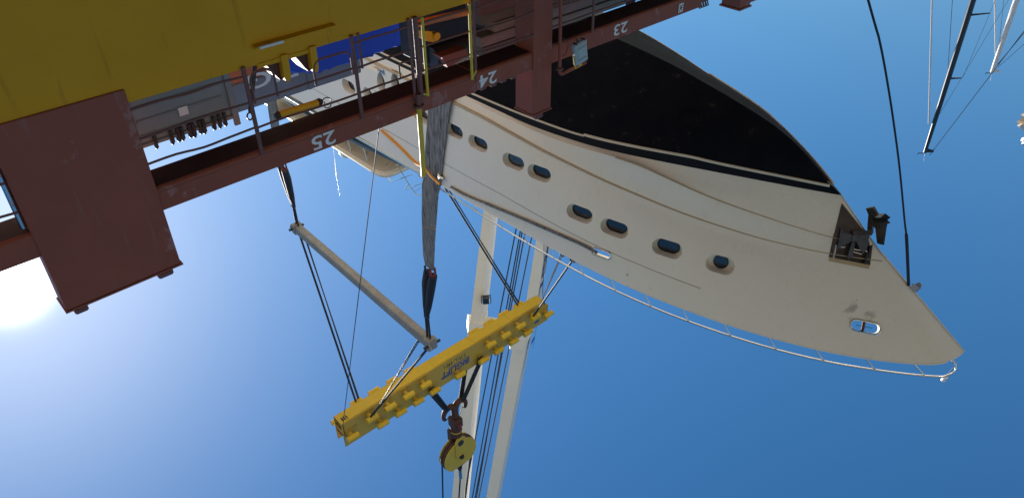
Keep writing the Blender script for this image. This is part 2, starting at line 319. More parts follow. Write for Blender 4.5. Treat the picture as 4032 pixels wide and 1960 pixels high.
# columns (stacking posts)
colA = MB(); colA.sbox(0.84, 2.43, 9.97, 10.36, ZE - 0.2, 6.77, 0.012)
colA.sbox(0.82, 2.455, 9.958, 10.38, 6.771, 6.80)
ca = colA.build('column', M_BRN, ship)
for s0, s1 in ((0.92, 1.10), (2.08, 2.30)):
    MB().sbox(s0, s1, 9.965, 10.15, 6.801, 6.90, 0.03).build('locking_lug', M_BRD, ca)
MB().cyl(SW(0.80, 10.12, ZE - 0.1), SW(0.80, 10.12, 5.45), 0.04, 10).build('drain_pipe', M_STN, ca, True)
colB = MB(); colB.sbox(9.56, 10.06, 9.97, 10.48, ZE - 0.2, 6.78, 0.012); colB.sbox(9.545, 10.075, 9.955, 10.495, 6.78, 6.81)
cb = colB.build('column', M_BRN, ship)
MB().sbox(9.64, 9.86, 9.965, 10.15, 6.811, 6.92, 0.03).build('locking_lug', M_BRD, cb)
colC = MB(); colC.sbox(16.45, 16.9, 9.97, 10.5, ZE - 0.2, 6.28, 0.012); colC.sbox(16.42, 16.93, 9.94, 10.53, 6.28, 6.32)
colC.build('column', M_BRN, ship)
MB().sbox(16.9, 19.0, 10.0, 10.3, 5.95, 6.25, 0.02).build('column_brace', M_BRN, ship)
# railing
for s in (4.0, 5.76, 8.15):
    MB().sbox(s - 0.03, s + 0.03, 9.955, 9.99, ZE - 0.05, 5.56, 0.01).build('railing_post', M_BRD, ship)
MB().sbox(5.86, 5.9, 9.965, 9.99, ZE - 0.05, 4.75, 0.008).build('railing_post', M_BRD, ship)
MB().sbox(6.79, 6.84, 9.955, 9.99, ZE - 0.05, 5.58, 0.01).build('railing_post', M_BRD, ship)
MB().cyl(SW(6.93, 9.96, ZE - 0.05), SW(6.93, 9.96, 5.55), 0.045, 12).build('railing_post', M_BRD, ship, True)
MB().sbox(11.15, 11.21, 9.955, 9.99, ZE - 0.05, 5.52, 0.01).build('railing_post', M_BRD, ship)
MB().sbox(10.09, 10.13, 10.2, 10.24, ZE - 0.05, 5.5, 0.01).build('railing_post', M_BRD, ship)
def rail(s0, s1, z, wob=0.012, r=0.017, nm='rail', n=9.975):
    k = max(3, int((s1 - s0) / 0.35)); P = [SW(s0 + (s1 - s0) * i / k, n, z + random.uniform(-wob, wob)) for i in range(k + 1)]
    MB().tube(bez(P, 3), r, 8).build(nm, M_BRD, ship, True)
for z in (4.32, 4.71, 5.12):
    rail(2.42, 3.97, z, 0.02); 
    if z > 4.5: rail(4.03, 5.73, z)
    rail(5.79, 6.79, z)
    rail(6.97, 8.12, z, 0.004, 0.022 if z < 4.5 else 0.017)
    rail(8.18, 9.56, z + 0.02, 0.02); 
    rail(10.07, 11.15, z, 0.01); rail(11.2, 16.4, z, 0.01); rail(-12, 0.8, z + 0.02)
def hoop(s0, s1, z0, z1, r=0.018, rad=0.12):
    P = [SW(s0, 9.965, z1), SW(s0, 9.965, z0 + rad)]
    for a in (30, 60, 90): P.append(SW(s0 + rad * (1 - math.cos(R(a))), 9.965, z0 + rad - rad * math.sin(R(a))))
    P.append(SW(s1 - rad, 9.965, z0))
    for a in (60, 30, 0): P.append(SW(s1 - rad * (1 - math.cos(R(a))), 9.965, z0 + rad - rad * math.sin(R(a))))
    P.append(SW(s1, 9.965, z1)); MB().tube(P, r, 8).build('gate_hoop', M_BRD, ship, True)
hoop(5.05, 5.70, 4.40, 4.78); hoop(4.06, 4.42, 4.30, 4.75); hoop(6.55, 7.0, 4.86, 5.12, 0.014, 0.05)
# yellow ladder stanchions
for s in (7.05, 8.03):
    P = [SW(s, 9.93, ZE + 0.02), SW(s, 9.93, 5.50), SW(s, 9.93, 5.56), SW(s + (0.02 if s < 7.5 else 0.0), 9.95, 5.58)]
    MB().tube([SW(s, 9.93, ZE - 0.02), SW(s, 9.93, 5.56)], 0.026, 8).build('ladder_stanchion', M_PYL, ship, True)
    d = -1 if s < 7.5 else 1
    MB().tube([SW(s, 9.93, 5.535), SW(s + d * 0.10, 9.93, 5.50 if d < 0 else 5.42)], 0.018, 8).build('stanchion_bracket', M_PYL, ship, True)
MB().cyl(SW(7.0, 10.1, 4.36), SW(8.2, 10.1, 4.42), 0.06, 12).build('deck_pipe', M_ORB, ship, True)
# horn chocks standing on the edge of the yellow side
for s in (4.52, 4.98):
    poly = [(s - 0.22, ZE - 0.05), (s + 0.16, ZE - 0.05), (s + 0.13, 4.46), (s + 0.10, 4.56), (s + 0.03, 4.57), (s - 0.02, 4.50), (s - 0.10, 4.36)]
    MB().prism([SW(a, 10.06, z) for a, z in poly], SN * 0.34).build('chock', M_RST, ship)
    edge = [(s + 0.055, ZE - 0.05), (s + 0.165, ZE - 0.05), (s + 0.155, 4.50), (s + 0.135, 4.565), (s + 0.095, 4.585), (s + 0.06, 4.56), (s + 0.045, 4.50)]
    MB().prism([SW(a, 9.955, z) for a, z in edge], SN * 0.10).build('chock_cheek', M_YEL, ship)
MB().sbox(4.22, 5.14, 9.985, 10.02, ZE - 0.02, ZE + 0.045, 0.006).build('chock_base', M_YEL, ship)
# ragged fittings at the far end of the coaming
for k in range(4):
    s = 14.86 + k * 0.09
    MB().tube([SW(s, 10.1, 5.78), SW(s + 0.03, 10.05, 5.92), SW(s + 0.09, 10.05, 5.92), SW(s + 0.08, 10.1, 5.78)], 0.018, 6).build('lashing_eye', M_BRD, ship)
MB().sbox(14.85, 15.2, 10.02, 10.2, 5.62, 5.80, 0.03).build('end_bracket', M_BRD, ship)
for k, (s, z) in enumerate(((8.3, 5.855), (8.55, 5.85), (8.8, 5.86), (9.05, 5.852))):
    MB().sbox(s, s + 0.12, 10.01, 10.2, z - 0.02, z + 0.03 + 0.015 * (k % 2), 0.008).build('torn_bracket', M_BRD, ship)

# ------------------------------------------------------------------ yacht
def pchip(X, Y):
    X = np.array(X, float); Y = np.array(Y, float); hh = np.diff(X); d = np.diff(Y) / hh; mm = np.zeros(len(X))
    for i in range(1, len(X) - 1):
        if d[i - 1] * d[i] > 0:
            w1 = 2 * hh[i] + hh[i - 1]; w2 = hh[i] + 2 * hh[i - 1]; mm[i] = (w1 + w2) / (w1 / d[i - 1] + w2 / d[i])
    mm[0] = d[0]; mm[-1] = d[-1]
    def f(x):
        x = np.clip(x, X[0], X[-1]); i = np.clip(np.searchsorted(X, x) - 1, 0, len(X) - 2); t = (x - X[i]) / hh[i]
        return ((1 + 2 * t) * (1 - t) ** 2 * Y[i] + t * (1 - t) ** 2 * hh[i] * mm[i] + t * t * (3 - 2 * t) * Y[i + 1] + t * t * (t - 1) * hh[i] * mm[i + 1])
    return f
def yf(x0, xe, q0, n, mm=1.0, aft=0.10):
    def f(x):
        t = np.clip((x - x0) / (xe - x0), 0, 1); u = np.clip((-6 - x) / 18, 0, 1)
        return q0 * (1 - t ** n) ** mm * (1 - aft * u * u)
    return f
LN = {
 'keel':  (12.0, lambda x: 0 * x + 0.02, pchip([-24, -20, -8, 0, 3.8, 6.0, 6.9, 7.5, 8.46, 9.19, 9.77, 10.71, 11.44, 12.0], [9.8, 9.15, 8.95, 9.0, 9.05, 9.22, 9.34, 9.45, 9.62, 9.77, 9.90, 10.22, 10.62, 11.0])),
 'wl':    (12.22, yf(-3, 12.25, 4.38, 2.4), pchip([-24, -5, 0, 1.79, 4.28, 5.7, 6.6, 8.69, 9.34, 11.17, 12.22], [10.2, 10.25, 10.34, 10.42, 10.63, 10.74, 10.76, 10.75, 10.80, 10.96, 11.09])),
 'stripe':(12.46, yf(-3, 12.5, 4.45, 2.4), pchip([-24, -5, 0, 1.61, 3.0, 4.13, 5.18, 6.31, 6.83, 8.13, 9.12, 10.3, 11.27, 12.46], [10.35, 10.40, 10.47, 10.55, 10.69, 10.84, 10.92, 10.98, 10.99, 10.995, 11.01, 11.06, 11.13, 11.24])),
 'k2':    (13.68, yf(-2, 13.75, 4.45, 2.2), pchip([-24, -5, 0, 2, 4, 6, 6.99, 7.59, 8.52, 9.39, 10.15, 11.24, 11.93, 12.78, 13.68], [10.41, 10.46, 10.53, 10.63, 10.87, 11.02, 11.03, 11.08, 11.30, 11.54, 11.72, 11.94, 12.08, 12.22, 12.28])),
 'k1':    (14.15, yf(-1, 14.25, 4.5, 2.1), pchip([-24, -5, 0, 1.23, 2.4, 3.61, 4.75, 5.8, 6.64, 8.0, 9.22, 10.37, 11.45, 12.91, 14.15], [10.65, 10.70, 10.78, 10.84, 10.94, 11.14, 11.37, 11.57, 11.74, 11.99, 12.22, 12.39, 12.52, 12.60, 12.58])),
 'sheer': (16.70, yf(1, 17.0, 4.6, 2.3, 0.88), pchip([-24, 0, 3.4, 5.6, 7.8, 10.1, 12.5, 13.7, 14.86, 15.87, 16.26, 16.5, 16.62, 16.70], [14.2, 14.2, 14.2, 14.34, 14.52, 14.65, 14.74, 14.75, 14.70, 14.60, 14.54, 14.46, 14.36, 14.20])),
}
gs = np.concatenate([np.linspace(0, 0.55, 26)[:-1], np.linspace(0.55, 0.90, 56)[:-1], 1 - 0.10 * (1 - np.linspace(0, 1, 34)) ** 1.7])
def line(nm):
    xe, fy, fz = LN[nm]; X = -24 + (xe + 24) * gs; Y = np.maximum(fy(X), 0.015); Y[-1] = 0.012; Z = fz(X)
    if nm == 'sheer':
        t = np.clip((X - 16.1) / (16.70 - 16.1), 0, 1); Y = Y * np.sqrt(np.maximum(1 - t ** 2, 0)) + 0.012
    return np.stack([X, Y, Z], 1)
Lk, Lw, Ls, L2, L1, Lh = [line(n) for n in ('keel', 'wl', 'stripe', 'k2', 'k1', 'sheer')]
def blend(a, b, t, by=0.0, bz=0.0):
    q = a * (1 - t) + b * t; fade = np.clip((q[:, 1]) / 1.2, 0, 1)
    q = q.copy(); q[:, 1] += by * 4 * t * (1 - t) * fade; q[:, 2] += bz * 4 * t * (1 - t) * fade; return q
rows = [Lk] + [blend(Lk, Lw, t, 0.12, -0.04) for t in (0.08, 0.2, 0.35, 0.5, 0.65, 0.8, 0.92)] + [Lw, blend(Lw, Ls, 0.5), Ls, blend(Ls, L2, 0.5), L2, blend(L2, L1, 0.5), L1]
rows += [blend(L1, Lh, t, 0.02) for t in (0.1, 0.2, 0.3, 0.4, 0.5, 0.6, 0.7, 0.8, 0.9)] + [Lh]
iw = 8; istr = 10; ik2 = 12; ik1 = 14
inn = Lh.copy(); inn[:, 1] = np.maximum(Lh[:, 1] - 0.14, Lh[:, 1] * 0.25); inn[:, 0] = np.minimum(inn[:, 0], 16.55); inn[:, 2] += 0.002
dk = blend(L1, Lh, 0.60); dk[:, 1] = np.maximum(dk[:, 1] - 0.16, dk[:, 1] * 0.25); dk[:, 0] = np.minimum(dk[:, 0], 15.2)
for i in range(len(dk)):
    if L1[i, 0] > 11.5: dk[i, 1] = min(dk[i, 1], max(0.01, (15.25 - dk[i, 0]) * 0.55))
cen = dk.copy(); cen[:, 1] = 0; cen[:, 2] += 0.03
half = rows + [inn, dk]
nc = len(gs)
vs = []; loop = []
for r_ in half: loop.append([(a[0], a[1], a[2]) for a in r_])
loop.append([(a[0], 0.0, a[2]) for a in cen])
for r_ in reversed(half): loop.append([(a[0], -a[1], a[2]) for a in r_])
nl = len(loop)
hv = [YW(*p) for r_ in loop for p in r_]
hf = []; hmi = []
for i in range(nl):
    j = (i + 1) % nl
    for k in range(nc - 1):
        hf.append((i * nc + k, i * nc + k + 1, j * nc + k + 1, j * nc + k))
        q = i if i < len(half) else nl - 2 - i
        if i == nl - 1 or q < iw: hmi.append(1)
        elif q < istr: hmi.append(2)
        else: hmi.append(0)
hf.append(tuple(i * nc for i in range(nl))); hmi.append(0)
hf.append(tuple(i * nc + nc - 1 for i in range(nl - 1, -1, -1))); hmi.append(0)
yacht = thing('yacht', 'white motor yacht with black bottom hanging in slings high above the ship', 'yacht', YW(0, 0, 9.0))
hb = MB(); hb.v = hv; hb.f = hf; hb.mi = hmi
hull = hb.build('hull', [M_HUL, M_BOT, M_BND, M_REC], yacht, False)
hb_bm = bmesh.new(); hb_bm.from_mesh(hull.data); BV = BVHTree.FromBMesh(hb_bm); hb_bm.free()
YL = LOC[yacht]
def surf(px, py):                                  # where a sight line meets the yacht's hull
    r = ray(px, py); h_ = BV.ray_cast(EYE - YL, r); return (h_[0] + YL, h_[1]) if h_[0] is not None else (None, None)
def toY(P): q = P - EYE - YC; return q.dot(YB), q.dot(YPt), q.z
def stadium(c, ax, ay, L_, H_, n=10):              # rounded slot outline
    r = H_ / 2; out = []
    for k in range(n + 1): a = -math.pi / 2 + math.pi * k / n; out.append(c + ax * (L_ / 2 - r + r * math.cos(a)) + ay * (r * math.sin(a)))
    for k in range(n + 1): a = math.pi / 2 + math.pi * k / n; out.append(c + ax * (-L_ / 2 + r + r * math.cos(a)) + ay * (r * math.sin(a)))
    return out
cut = MB(); holes = []
def porthole(px, py, L_=0.95, H_=0.50, gl=0.66, gh=0.40, dep=0.27, tilt=0.0):
    P, nrm = surf(px, py)
    if P is None: return
    if nrm.dot(YPt) < 0: nrm = -nrm
    nh = Vector((nrm.x, nrm.y, nrm.z * 0.25)).normalized(); ax = UP.cross(nh).normalized(); ay = nh.cross(ax).normalized()
    if ax.dot(YB) < 0: ax = -ax
    ax2 = (ax * math.cos(tilt) + ay * math.sin(tilt)); ay2 = nh.cross(ax2).normalized()
    c0 = P - nh * dep
    cut.prism(stadium(c0, ax2, ay2, L_, H_), nh * (dep + 0.6))
    holes.append((c0, nh, ax2, ay2, gl, gh))
PH = [(1796, 512), (1890, 562), (2029, 634), (2131, 679)]
for px, py in PH: porthole(px - 9, py + 4, 0.86, 0.45, 0.60, 0.34, 0.22, R(2))
for px, py in [(2290, 837), (2427, 895), (2635, 974)]: porthole(px - 9, py + 5, 0.90, 0.46, 0.62, 0.35, 0.22, R(3))
porthole(2847 - 12, 1035 + 7, 0.82, 0.46, 0.37, 0.37, 0.22, R(3))
porthole(1500, 328, 0.5, 1.0, 0.34, 0.8); porthole(1556, 330, 0.5, 1.0, 0.34, 0.8)
porthole(1372, 342, 0.9, 0.5, 0.66, 0.38); porthole(1655, 455, 0.9, 0.5, 0.6, 0.36)
porthole(1448, 372, 0.6, 0.5, 0.4, 0.38)
def through(px, py, L_, H_):
    P, nrm = surf(px, py)
    if nrm.dot(YPt) < 0: nrm = -nrm
    nh = nrm.normalized(); ax = UP.cross(nh).normalized(); ay = nh.cross(ax).normalized()
    if ax.dot(YB) < 0: ax = -ax
    cut.prism(stadium(P - nh * 0.42, ax, ay, L_, H_), nh * 0.9); return P, nh, ax, ay
F1 = through(2367, 997, 0.62, 0.20); F2 = through(3407, 1286, 0.74, 0.27)
# anchor pocket
AP = [surf(*q)[0] for q in ((3290, 1018), (3412, 1042), (3428, 970), (3302, 925))]
an = (AP[1] - AP[0]).cross(AP[3] - AP[0]).normalized()
if an.dot(YPt) < 0: an = -an
cut.cur = 1; cut.prism([p - an * 0.20 for p in AP], an * 0.6)
cuto = cut.build('cutter', [M_REC, M_PLT], yacht)
md = hull.modifiers.new('cut', 'BOOLEAN'); md.operation = 'DIFFERENCE'; md.object = cuto; md.solver = 'EXACT'; md.use_self = True
try: md.material_mode = 'TRANSFER'
except Exception: pass
bpy.context.view_layer.update()
dg = bpy.context.evaluated_depsgraph_get(); nm = bpy.data.meshes.new_from_object(hull.evaluated_get(dg))
hull.modifiers.clear()
if len(nm.polygons) > 1000: hull.data = nm
bpy.data.objects.remove(cuto); hull.data.name = 'hull'
hm = hull.data; hm.polygons.foreach_set('use_smooth', [True] * len(hm.polygons)); hm.set_sharp_from_angle(angle=R(22))
for kh, (c0, nh, ax, ay, gl, gh) in enumerate(holes):
    o_ = stadium(c0 + nh * 0.006, ax, ay, gl + 0.06, gh + 0.06); i_ = stadium(c0 + nh * 0.006, ax, ay, gl, gh)
    fr = MB(); n_ = len(o_)
    fr.add(o_ + i_ + [p + nh * 0.035 for p in o_] + [p + nh * 0.035 for p in i_],
           [(2 * n_ + k, 2 * n_ + (k + 1) % n_, 3 * n_ + (k + 1) % n_, 3 * n_ + k) for k in range(n_)] + [(k, (k + 1) % n_, 2 * n_ + (k + 1) % n_, 2 * n_ + k) for k in range(n_)] + [(n_ + k, n_ + (k + 1) % n_, 3 * n_ + (k + 1) % n_, 3 * n_ + k) for k in range(n_)])
    f_ = fr.build('porthole', M_GSK, yacht)
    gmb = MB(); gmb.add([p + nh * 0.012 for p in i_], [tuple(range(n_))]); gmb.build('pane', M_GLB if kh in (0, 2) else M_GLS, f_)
for (P, nh, ax, ay), L_, H_ in ((F1, 0.62, 0.20), (F2, 0.74, 0.27)):
    MB().tube(stadium(P + nh * 0.006, ax, ay, L_ + 0.03, H_ + 0.03), 0.026, 8, closed=True).build('fairlead', M_STN, yacht, True)
MB().cyl(F2[0] - F2[1] * 0.12 - F2[3] * 0.16 - F2[2] * 0.03, F2[0] - F2[1] * 0.12 + F2[3] * 0.16 - F2[2] * 0.03, 0.045, 10).build('fairlead_roller', M_RST, yacht, True)
MB().cyl(F2[0] - F2[1] * 0.10 - F2[2] * 0.22, F2[0] - F2[1] * 0.10 + F2[2] * 0.20, 0.008, 6).build('fairlead_bar', M_GSK, yacht, True)
# strips that follow the hull lines
def strip(name, L_, x0, x1, r, m, dz=0.0, dy=0.0, flat=1.0, sides=(1, -1), seg=8):
    for sg_ in sides:
        P = [YW(a[0], sg_ * (a[1] + dy), a[2] + dz) for a in L_ if x0 <= a[0] <= x1]
        rr_ = [r * max(0.28, min(1, 1 - (a[0] - 3) / 12)) for a in L_ if x0 <= a[0] <= x1] if flat < 1 else r
        if len(P) > 2: MB().tube(P, rr_, seg).build(name, m, yacht, True)
strip('rub_strake', L1, -24, 14.05, 0.052, M_TAN, flat=0.5)
strip('spray_rail', L2, 6.9, 13.3, 0.045, M_TAN, flat=0.5)
strip('boot_line', Lw, -24, 6.0, 0.034, M_CRM, dz=0.02)
strip('boot_line', Lw, 5.7, 12.12, 0.042, M_CRM, dz=-0.015)
Lq = blend(L1, Lh, 0.72, 0.02)
strip('hull_seam', Lq, -24, 10.6, 0.008, M_SLT, seg=5)
strip('cap_rail', Lh, -24, 16.5, 0.03, M_HUL, dy=-0.02, dz=0.012)
# bow thruster tunnel
P, nrm = surf(2712, 470)
if P is not None:
    nrm = nrm if nrm.dot(YPt) > 0 else -nrm
    u_ = nrm.orthogonal().normalized(); w_ = nrm.cross(u_)
    MB().tube([P + nrm * 0.01 + (u_ * math.cos(a) + w_ * math.sin(a)) * 0.36 for a in [2 * math.pi * k / 24 for k in range(24)]], 0.022, 6, closed=True).build('thruster_ring', M_BOT, yacht, True)
# stained plate round the anchor pocket, laid on the hull
def hullpatch(name, poly, m, lift=0.008, n=14):
    us = np.linspace(0, 1, n); rowsP = []
    (a, b_, c_, d_) = [np.array(q, float) for q in poly]
    for v in us:
        rr = []
        for u in us:
            q = (a * (1 - u) + b_ * u) * (1 - v) + (d_ * (1 - u) + c_ * u) * v
            P, nr = surf(*q)
            if P is None: rr.append(None); continue
            nr = nr if nr.dot(ray(*q)) < 0 else -nr
            rr.append(P + nr * lift)
        rowsP.append(rr)
    mb = MB(); idx = {}
    for i in range(n):
        for j in range(n):
            if rowsP[i][j] is not None: idx[(i, j)] = len(mb.v); mb.v.append(rowsP[i][j])
    for i in range(n - 1):
        for j in range(n - 1):
            ks = [(i, j), (i, j + 1), (i + 1, j + 1), (i + 1, j)]
            if all(k in idx for k in ks): mb.f.append(tuple(idx[k] for k in ks)); mb.mi.append(0)
    return mb.build(name, m, yacht, True, recalc=False)
hullpatch('anchor_plate', ((3263, 1012), (3291, 1018), (3303, 924), (3283, 919)), M_PLT)
hullpatch('anchor_plate', ((3411, 1041), (3426, 1044), (3436, 962), (3426, 968)), M_PLT)
hullpatch('anchor_plate', ((3284, 920), (3424, 955), (3398, 905), (3314, 800)), M_PLT, 0.012, 20)
hullpatch('anchor_plate', ((3304, 918), (3427, 971), (3420, 944), (3305, 895)), M_PLT, 0.006)
hullpatch('anchor_sill', ((3262, 1027), (3421, 1059), (3424, 1043), (3265, 1012)), M_TAN, 0.014)
# anchors, one on each bow
z8 = lambda x, y: (3230 + x / 3.912, 760 + y / 3.912)
pc = sum(AP, Vector((0, 0, 0))) / 4
def onp(px, py, off):                              # on a plane parallel to the pocket mouth
    r = ray(px, py); t = (pc + an * off - EYE).dot(an) / r.dot(an); return EYE + r * t
def pp(pts, off): return [onp(*z8(*q), off) for q in pts]
anc = MB().prism(pp([(490, 755), (540, 760), (495, 985), (440, 1010), (418, 990)], 0.10), an * -0.10).build('anchor', M_ANC, yacht)
MB().prism(pp([(325, 525), (345, 600), (500, 640), (492, 735), (395, 790), (258, 872), (275, 800)], 0.16), an * -0.05).build('fluke', M_ANC, anc)
MB().prism(pp([(585, 645), (752, 660), (742, 760), (715, 872), (660, 932), (622, 885), (560, 755)], 0.16), an * -0.05).build('fluke', M_ANC, anc)
MB().prism(pp([(505, 650), (582, 648), (566, 750), (488, 745)], 0.20), an * -0.22).build('crown', M_ANC, anc)
MB().prism(pp([(500, 582), (795, 572), (795, 655), (510, 648)], 0.18), an * -0.16).build('stock', M_PLT, anc)
for q0, q1 in (((262, 835), (380, 830)), ((505, 862), (720, 895)), ((500, 900), (640, 940))): MB().cyl(onp(*z8(*q0), 0.06), onp(*z8(*q1), 0.06), 0.022, 8).build('guide_bar', M_STN, anc, True)
MB().tube([onp(*z8(240, 800), 0.03), onp(*z8(225, 900), 0.03), onp(*z8(200, 1000), 0.03)], 0.022, 8).build('guide_bar', M_STN, anc, True)
MB().tube([onp(*z8(720, 890), 0.03), onp(*z8(690, 1095), 0.03)], 0.03, 8).build('guide_bar', M_PLT, anc, True)
A_ = lambda x, y: YV(*z8(x, y), -0.55)
an2 = MB().prism([A_(*q) for q in ((700, 240), (810, 220), (885, 345), (790, 392), (802, 530), (795, 640), (720, 560), (738, 330))], YPt * -0.09).build('anchor', M_PLT, yacht)
MB().prism([A_(*q) for q in ((790, 392), (925, 380), (1005, 440), (952, 465), (905, 785), (872, 770), (845, 545), (802, 505))], YPt * -0.05 + YB * 0.12).build('fluke', M_PLT, an2)
MB().prism([A_(*q) for q in ((780, 385), (925, 378), (1006, 440), (850, 450))], YPt * -0.30).build('fluke', M_PLT, an2)
# smudges of soot near the bow fairlead
def smudge(m_, P, rad, c):                       # soot mark with a shape of its own in the topside paint
    nt = m_.node_tree; N = nt.nodes; L = nt.links; b = N['Principled BSDF']; src = b.inputs['Base Color'].links[0].from_socket
    tc = N.new('ShaderNodeTexCoord'); dv = N.new('ShaderNodeVectorMath'); dv.operation = 'DISTANCE'; dv.inputs[1].default_value = P; L.new(tc.outputs['Object'], dv.inputs[0])
    nz = N.new('ShaderNodeTexNoise'); nz.inputs['Scale'].default_value = 7.0; nz.inputs['Detail'].default_value = 6; L.new(tc.outputs['Object'], nz.inputs['Vector'])
    ad = N.new('ShaderNodeMath'); ad.operation = 'MULTIPLY_ADD'; L.new(nz.outputs['Fac'], ad.inputs[0]); ad.inputs[1].default_value = -rad * 3.4; ad.inputs[2].default_value = rad * 1.7
    sm = N.new('ShaderNodeMath'); sm.operation = 'ADD'; L.new(dv.outputs['Value'], sm.inputs[0]); L.new(ad.outputs[0], sm.inputs[1])
    rg = N.new('ShaderNodeMapRange'); rg.inputs['From Min'].default_value = rad * 0.1; rg.inputs['From Max'].default_value = rad; rg.inputs['To Min'].default_value = 0.6; rg.inputs['To Max'].default_value = 0.0; L.new(sm.outputs[0], rg.inputs['Value'])
    mx = N.new('ShaderNodeMix'); mx.data_type = 'RGBA'; L.new(rg.outputs[0], mx.inputs[0]); L.new(src, mx.inputs[6]); mx.inputs[7].default_value = (*c, 1); L.new(mx.outputs[2], b.inputs['Base Color'])
for q, rd in (((3352, 1212), 0.22), ((3425, 1240), 0.16), ((2470, 1080), 0.06)):
    Pq = surf(*q)[0]
    if Pq is not None: smudge(M_HUL, tuple(Pq - YL), rd, (0.22, 0.19, 0.15))
# bow rail
rl = np.array([(1.2, 14.46), (3.5, 14.60), (5.8, 14.78), (8.1, 14.98), (10.4, 15.10), (12.8, 15.15), (14.0, 15.13), (15.1, 15.06), (16.2, 14.97), (16.6, 14.92)])
fzr = pchip(rl[:, 0], rl[:, 1] + 0.05); fyr = yf(1, 17.0, 4.5, 2.3, 0.9)
for sg_ in (1, -1):
    X = np.concatenate([np.linspace(-1.0, 14, 40), np.linspace(14.1, 16.55, 14)])
    P = [YW(x, sg_ * float(fyr(x)), float(fzr(x))) for x in X]
    if sg_ == 1: P += [YW(16.68, 0.26, 14.84), YW(16.72, 0.20, 14.72), YW(16.66, 0.18, 14.56), YW(16.52, 0.18, 14.46)]
    rb = MB().tube(P, 0.030, 10).build('bow_rail', M_STN, yacht, True)
    if sg_ == 1:
        bots = [(1784, 762), (1868, 798), (1957, 851), (2052, 907), (2156, 968), (2270, 1030), (2393, 1091), (2524, 1147), (2680, 1209), (2842, 1269), (3015, 1320), (3205, 1369), (3409, 1408), (3599, 1429)]
        tops = [(1798, 781), (1884, 837), (1979, 896), (2077, 954), (2184, 1016), (2298, 1077), (2427, 1142), (2563, 1200), (2716, 1263), (2881, 1320), (3060, 1372), (3251, 1416), (3447, 1449), (3642, 1472)]
        XT = []
        for (tx, ty) in tops:
            best = min(np.linspace(0, 16.6, 400), key=lambda x: abs((YS(tx, ty, float(fyr(x)))[0]) - x)); XT.append(best)
        for k, x in enumerate(XT):
            xb = x - 0.18 - 0.012 * x
            fy_s = float(LN['sheer'][1](xb)); fz_s = float(LN['sheer'][2](xb))
            MB().cyl(YW(xb, fy_s - 0.06, fz_s), YW(x, float(fyr(x)), float(fzr(x))), 0.018, 8).build('rail_stanchion', M_STN, rb, True)
# jack staff fitting at the stem head
jl = MB().cyl(YW(16.62, 0.0, 14.85), YW(16.55, 0.05, 15.20), 0.022, 8).build('bow_lamp_post', M_STN, yacht, True)
MB().cyl(YW(16.55, 0.05, 15.20), YW(16.53, 0.05, 15.36), 0.065, 12).build('bow_lamp', M_WHT, jl, True)
# superstructure above the side deck
MB().ybox(-22, -3.0, -3.7, 3.7, 13.2, 15.5, 0.2).build('deckhouse', M_HUL, yacht)
MB().ybox(-20, -3.3, -3.715, 3.715, 14.35, 15.0, 0.02).build('deckhouse_window', M_GLS, yacht)
MB().ybox(-23, -9.5, -4.5, 4.5, 14.2, 15.0, 0.12).build('aft_bulwark', M_GEL, yacht)
# flybridge overhang with rounded corner
ov = [(-14, 4.42), (-4.3, 4.46), (-3.8, 4.44), (-3.55, 4.3), (-3.45, 4.05), (-3.45, -4.05), (-3.55, -4.3), (-3.8, -4.44), (-4.3, -4.46), (-14, -4.42)]
MB().prism([YW(x, y, 15.5) for x, y in ov], UP * 0.28).build('flybridge_overhang', M_GEL, yacht)
MB().tube([YW(x, y, 15.64) for x, y in ov], 0.09, 8).build('overhang_edge', M_GEL, yacht, True)
for x in (-5.2, -6.4, -9.0): MB().cyl(YW(x, 4.3, 14.25), YW(x + 0.4, 4.3, 15.5), 0.03, 8).build('overhang_pillar', M_STN, yacht, True)
MB().tube([YW(-12, 4.45, 14.85), YW(-8, 4.52, 14.75), YW(-5, 4.55, 14.6), YW(-2.2, 4.5, 14.42), YW(-0.8, 4.4, 14.35)], [0.02, 0.10, 0.13, 0.09, 0.02], 10).build('blue_glass_band', M_GLS, yacht, True)
MB().tube([YW(-12, 4.56, 14.45), YW(-6, 4.6, 14.36), YW(-0.6, 4.56, 14.28)], 0.07, 10).build('side_rail', M_STN, yacht, True)
# tubular frames standing above the side deck
def fr(pts, r=0.018): MB().tube([YV(px, py, 4.0) for px, py in pts], r, 8).build('deck_frame', M_STN, yacht, True)
z6 = lambda x, y: (1300 + x / 2.504, 300 + y / 2.504)
fr([z6(480, 940), z6(520, 905), z6(620, 810)]); fr([z6(520, 905), z6(575, 1010), z6(605, 1040), z6(640, 1030), z6(820, 965)])
fr([z6(625, 815), z6(770, 1060), z6(830, 1145), z6(865, 1175), z6(935, 1158)]); fr([z6(735, 1118), z6(935, 1045)]); fr([z6(735, 1118), z6(770, 1060)]); fr([z6(825, 1135), z6(935, 1078)])
fr([z6(490, 935), z6(700, 865)], 0.014); fr([z6(235, 695), z6(480, 940)], 0.02); fr([z6(275, 670), z6(500, 930)], 0.02)
# radar dome and whip aerial
dm = MB(); c0 = YV(*z6(165, 735), 3.9); 
dm.tube([c0 + UP * z for z in (-0.30, -0.28, -0.15, 0.05, 0.2, 0.30, 0.33)], [0.18, 0.30, 0.36, 0.36, 0.28, 0.14, 0.02], 20)
dm.build('radar_dome', M_GEL, yacht, True)
aer = [YV(*z6(30, 690), 3.0), YV(*z6(62, 950), 3.0), YV(*z6(68, 1010), 3.0), YV(*z6(93, 1175), 3.0)]
MB().tube(bez(aer, 4), [0.012] * 3 + [0.02, 0.03, 0.03, 0.03, 0.03, 0.02] + [0.008] * 4, 8).build('whip_aerial', M_MSW, yacht, True)
